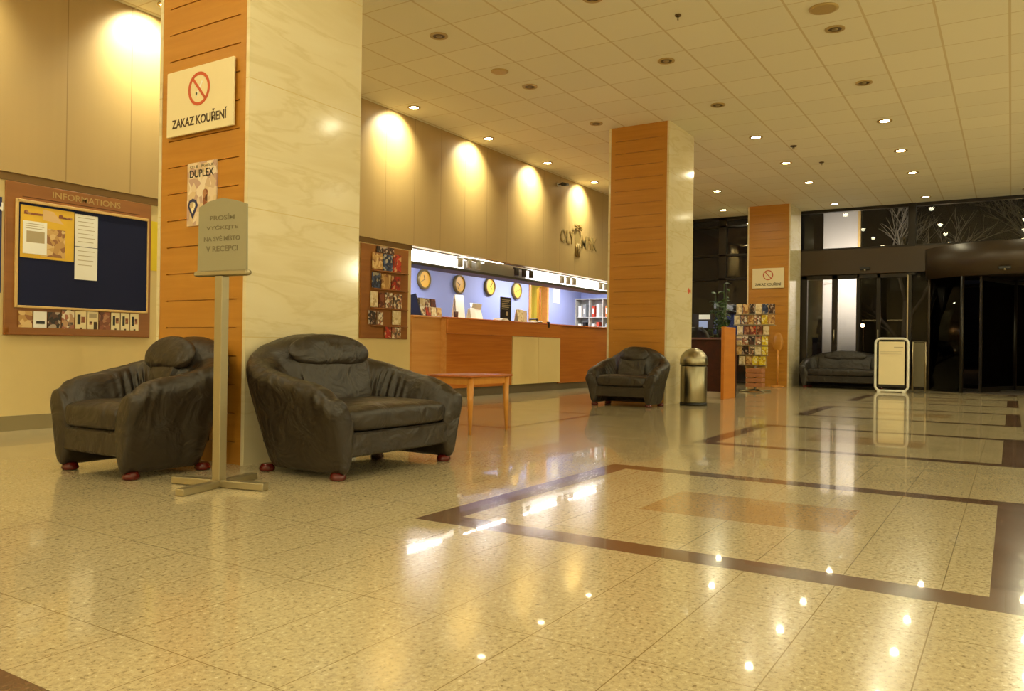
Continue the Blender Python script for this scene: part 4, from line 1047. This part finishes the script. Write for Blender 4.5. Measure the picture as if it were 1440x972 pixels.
for (px, py, X, r, lab, mt) in ((1341, 463, 45, .11, 'orange street lamp shining in the dark middle of the revolving door', M_street), (1436, 440, 45, .13, 'orange street lamp at the right edge of the view', M_street), (1213, 457, 42, .09, 'orange street lamp seen through the dark left door', M_street), (1310, 434, 38, .06, 'small white lamp high in the dark beside the door post', M_street_w), (1311, 484, 33, .07, 'small white lamp low in the dark beside the door post', M_street_w), (1342, 491, 33, .06, 'small white lamp right under the orange street lamp', M_street_w)):
    p = P3(px, py, X); zz = p.z
    t = thing('street_lamp', lab, 'street lamp', (p.x, p.y, -.02))
    MB().tube([(0.25, 0, 0), (.25, 0, zz+.25), (.12, 0, zz+.3), (0, 0, zz+.16)], .03, 8).build('post', M_dark, t)
    MB().lathe([(r*math.cos(a)+.001, zz+r*math.sin(a)) for a in [-PI/2+PI*k/10 for k in range(11)]], 16).build('lamp_globe', mt, t)
    MB().lathe([(r*1.1, zz+r*.6), (r*.5, zz+r*1.6)], 16).build('lamp_cap', M_dark, t)
# bare trees behind the upper glazing
M_bark = plain('pale_bark', rgb(150, 140, 120), .8)
def tree(x, y, h, label, seed):
    rnd = random.Random(seed); m = MB()
    def br(p, d, l, r, lev):
        q = p + d*l; mid = p+d*l*.5+Vector((rnd.uniform(-1, 1), rnd.uniform(-1, 1), 0))*l*.06
        m.tube([p, mid, q], [r, r*.85, r*.65], 5)
        if lev == 0: return
        for k in range(4 if lev > 1 else 5):
            nd = (d+Vector((rnd.uniform(-1, 1), rnd.uniform(-1, 1), rnd.uniform(-.35, .5)))*.75).normalized()
            br(q if k < 2 else p.lerp(q, rnd.uniform(.4, .9)), nd, l*rnd.uniform(.55, .8), r*.5, lev-1)
    br(Vector((0, 0, 0)), Vector((0, 0, 1)), h, .09, 4)
    t = m.build('bare_tree', M_bark, loc=(x, y, -.02)); tag(t, label, 'tree', None)
tree(22.5, 2.3, 2.1, 'bare-branched tree outside, above the left doors', 3)
tree(27.0, -.9, 2.6, 'bare-branched tree outside, above the revolving door', 11)
for (x, y, e) in ((20.6, 1.0, 9), (20.6, -1.6, 11)):  # added spots that brighten the bare branches
    l = bpy.data.lights.new('tree_fill_spot', 'SPOT'); l.energy = e; l.spot_size = math.radians(110); l.color = (1, .85, .65); l.shadow_soft_size = .1
    lo = bpy.data.objects.new('tree_fill_spot', l); COL.objects.link(lo); lo.location = (x, y, 2.9); lo.rotation_euler = (0, math.radians(-125), 0)

# ------------------------------------------------------------------ ceiling lamps
E_DOWN = 36
dl_lit = thing('ceiling_downlight', 'x', 'ceiling light', (0, 0, ZC), group='recessed ceiling downlights')
MB().ring(0, 0, .062, .098, -.010, .002, 32).build('trim_ring', M_ring, dl_lit)
MB().lathe([(.06, -.004), (.06, .0)], 24).build('lamp_glass', M_bulb, dl_lit)
ld = bpy.data.lights.new('downlight_beam', 'SPOT'); ld.energy = E_DOWN; ld.color = WARM; ld.spot_size = math.radians(172); ld.spot_blend = .5; ld.shadow_soft_size = .05
lo = bpy.data.objects.new('downlight_beam', ld); COL.objects.link(lo); lo.parent = dl_lit; lo.location = (0, 0, -.02)
dl_soft = thing('ceiling_downlight', 'x', 'ceiling light', (0, 0, ZC), group='recessed ceiling downlights')
MB().ring(0, 0, .066, .098, -.010, .002, 32).build('trim_ring', M_ring, dl_soft)
MB().lathe([(.064, -.004), (.064, .0)], 24).build('lamp_glass', M_bulb_soft, dl_soft)
ld2 = ld.copy(); ld2.energy = E_DOWN*.55
lo = bpy.data.objects.new('downlight_beam', ld2); COL.objects.link(lo); lo.parent = dl_soft; lo.location = (0, 0, -.02)
dl_off = thing('ceiling_downlight', 'x', 'ceiling light', (0, 0, ZC), group='recessed ceiling downlights')
MB().ring(0, 0, .062, .092, -.010, .002, 32).build('trim_ring', M_ring, dl_off)
MB().lathe([(.0625, -.005), (.0625, .0)], 24).build('dark_recess', M_recess, dl_off)
MB().lathe([(.012, -.018), (.03, -.010), (.03, -.004)], 14).build('bulb', M_bulb_off, dl_off)
M_wash = plain('washer_lamp', (1, .85, .6, 1), .5, emit=70, ecol=(1, .86, .55, 1))
protos = {'lit': dl_lit, 'soft': dl_soft, 'off': dl_off}; used = set()
rown = {-.24: 'row along the right edge of the view', 1.49: 'row above the big floor rectangles', 3.22: 'row just right of the columns', 4.95: 'row running between columns and reception', -3.7: 'added unseen row far right of the view', -7.2: 'added unseen row by the right-hand wall', -2: 'row right of the view'}
ordn = ['nearest the entrance', 'second from the entrance', 'third from the entrance', 'fourth from the entrance', 'fifth from the entrance', 'sixth from the entrance', 'seventh from the entrance', 'eighth from the entrance', 'ninth from the entrance, added out of view', 'tenth from the entrance, added out of view', 'eleventh from the entrance, added out of view', 'twelfth from the entrance', 'thirteenth from the entrance', 'fourteenth from the entrance']
xs_ = [17.95, 15.44, 13.67, 11.82, 10.03, 8.22, 6.42, 4.6, 2.8, 1.0, -.8, -2.6, -4.4, -6.0]
state = {  # near-end lit lamps and both far right rows are added, out of view
 1.49: ['soft', 'lit', 'lit', 'lit', 'off', 'off', 'off', 'off', 'lit', 'lit', None, 'lit', None, None],
 3.22: ['soft', 'soft', 'lit', 'soft', 'off', 'off', 'off', 'off', 'lit', 'lit', None, 'lit', None, None],
 4.95: [None, 'lit', None, None, 'off', 'off', 'off', 'lit', 'soft', 'lit', None, 'lit', None, None],
 -.24: ['lit', 'lit', 'lit', 'lit', 'lit', 'lit', 'lit', 'lit', 'lit', 'lit', None, 'lit', None, None],
 -3.7: [None, 'lit', None, 'lit', None, 'lit', None, 'lit', None, 'lit', None, 'lit', None, None],
 -7.2: [None, None, 'lit', None, None, 'lit', None, None, 'lit', None, None, 'lit', None, None]}
for y, st in state.items():
    n = 0
    for x, s_ in zip(xs_, st):
        if s_ is None: continue
        lab = '%s recessed ceiling downlight, %s, %s' % ({'lit': 'bright', 'soft': 'softly lit', 'off': 'unlit'}[s_], ordn[n], rown[y]); n += 1
        p = protos[s_]
        if s_ not in used: used.add(s_); p.location = (x, y, ZC); p['label'] = lab
        else: dup(p, (x, y, ZC), None, lab)
dup(dl_lit, (17.6, 5.5, ZC), None, 'bright recessed ceiling downlight by the glazing left of the farthest column')
# wall washers
ws = thing('wall_washer', 'x', 'ceiling light', (0, 0, ZC), group='wall washer lights along the left wall')
MB().ring(0, 0, .058, .085, -.010, .002, 32).build('trim_ring', M_ring, ws)
MB().lathe([(.057, -.006), (.057, .0)], 24).build('lamp_glass', M_wash, ws)
lw = bpy.data.lights.new('washer_beam', 'SPOT'); lw.energy = 210; lw.color = (1.0, .95, .62); lw.spot_size = math.radians(112); lw.spot_blend = 1.0; lw.shadow_soft_size = .03
lo = bpy.data.objects.new('washer_beam', lw); COL.objects.link(lo); lo.parent = ws; lo.location = (0, 0, -.015)
d = Vector((0, .62, -.78)); lo.rotation_euler = d.to_track_quat('-Z', 'Y').to_euler()
first = True
wn = ['over the reception, farthest from the viewer', 'over the reception, third from the near column', 'over the reception, second from the near column', 'over the brochure board, next to the near column', 'behind the near column', 'above the notice board', 'above the left edge of view', 'left of the view', 'far left of the view']
for k, x in enumerate((13.56, 11.76, 9.96, 8.19, 6.38, 4.56, 2.75, .95, -.85)):
    lab = 'bright wall-washing ceiling light '+wn[k]
    if first: ws.location = (x, 6.71, ZC); ws['label'] = lab; first = False
    else: dup(ws, (x, 6.71, ZC), None, lab)
pg = thing('added_globe', 'x', 'fill lamp', (0, 0, 0), group='added fill globes outside the view')  # added lamps, never in view, that brighten the ceiling and upright faces
MB().tube([(0, 0, 0), (0, 0, -.95)], .008, 8).build('cord', M_dark, pg)
MB().lathe([(.14*math.cos(a)+.001, -1.08+.14*math.sin(a)) for a in [-PI/2+PI*k/14 for k in range(15)]], 24).build('globe', plain('lit_fill_globe', (1, .9, .7, 1), .4, emit=6, ecol=(1, .86, .55, 1)), pg)
lp = bpy.data.lights.new('fill_light', 'POINT'); lp.energy = 175; lp.color = WARM; lp.shadow_soft_size = .15
lo = bpy.data.objects.new('fill_light', lp); COL.objects.link(lo); lo.parent = pg; lo.location = (0, 0, -1.3)
for k, (x, y) in enumerate(((1, -5.4), (5.5, -5.4), (10, -5.4), (14.5, -5.4), (-4.5, -3.5), (-4.5, 1.0), (-4.5, 5.2))):
    lab = 'added glowing fill globe, unseen outside the view, '+['nearest', 'second', 'third', 'farthest', 'behind on the right', 'behind in the middle', 'behind on the left'][k]
    if k == 0: pg.location = (x, y, ZC); pg['label'] = lab
    else: dup(pg, (x, y, ZC), None, lab)
# discs in the ceiling
for (x, y, r, lab, mt) in ((7.6, 4.98, .10, 'flat round ceiling disc left of the second column', M_ring), (7.68, 1.49, .13, 'large flat ceiling disc at the top of the view', M_ring), (7.15, 2.69, .03, 'tiny dark ceiling sensor near the top of the view', M_recess), (12.6, 2.86, .05, 'small sprinkler head behind the first bright ceiling lamps', M_recess), (13.9, 2.70, .04, 'small sprinkler head farther along the ceiling', M_recess)):
    t = thing('ceiling_disc', lab, 'ceiling fitting', (x, y, ZC)); MB().lathe([(r*.8, -.014), (r, -.008), (r, 0)], 28).build('disc', mt, t)
    if r < .08: MB().lathe([(r*.3, -.05), (r*.35, -.014)], 10).build('nozzle', M_steel, t)

# ------------------------------------------------------------------ reception lights
def area(name, loc, sx, sy, e, col, rot=(0, 0, 0)):
    l = bpy.data.lights.new(name, 'AREA'); l.shape = 'RECTANGLE'; l.size = sx; l.size_y = sy; l.energy = e; l.color = col
    o = bpy.data.objects.new(name, l); COL.objects.link(o); o.location = loc; o.rotation_euler = rot; return o
for x in (9.6, 11.5, 13.4, 15.2): area('office_tube', (x, 7.75, 2.36), 1.3, .12, 60, (1, .97, .95))
area('office_tube', (15.6, 9.3, 2.45), .6, .3, 45, (1, .9, .6))

# ------------------------------------------------------------------ world & view
w = bpy.data.worlds.new('night'); scn.world = w; w.use_nodes = True
w.node_tree.nodes['Background'].inputs[0].default_value = (.10, .09, .11, 1); w.node_tree.nodes['Background'].inputs[1].default_value = .02
scn.view_settings.view_transform = 'Standard'; scn.view_settings.look = 'None'; scn.view_settings.gamma = 1
scn.view_settings.use_curve_mapping = False; scn.view_settings.exposure = 0.0
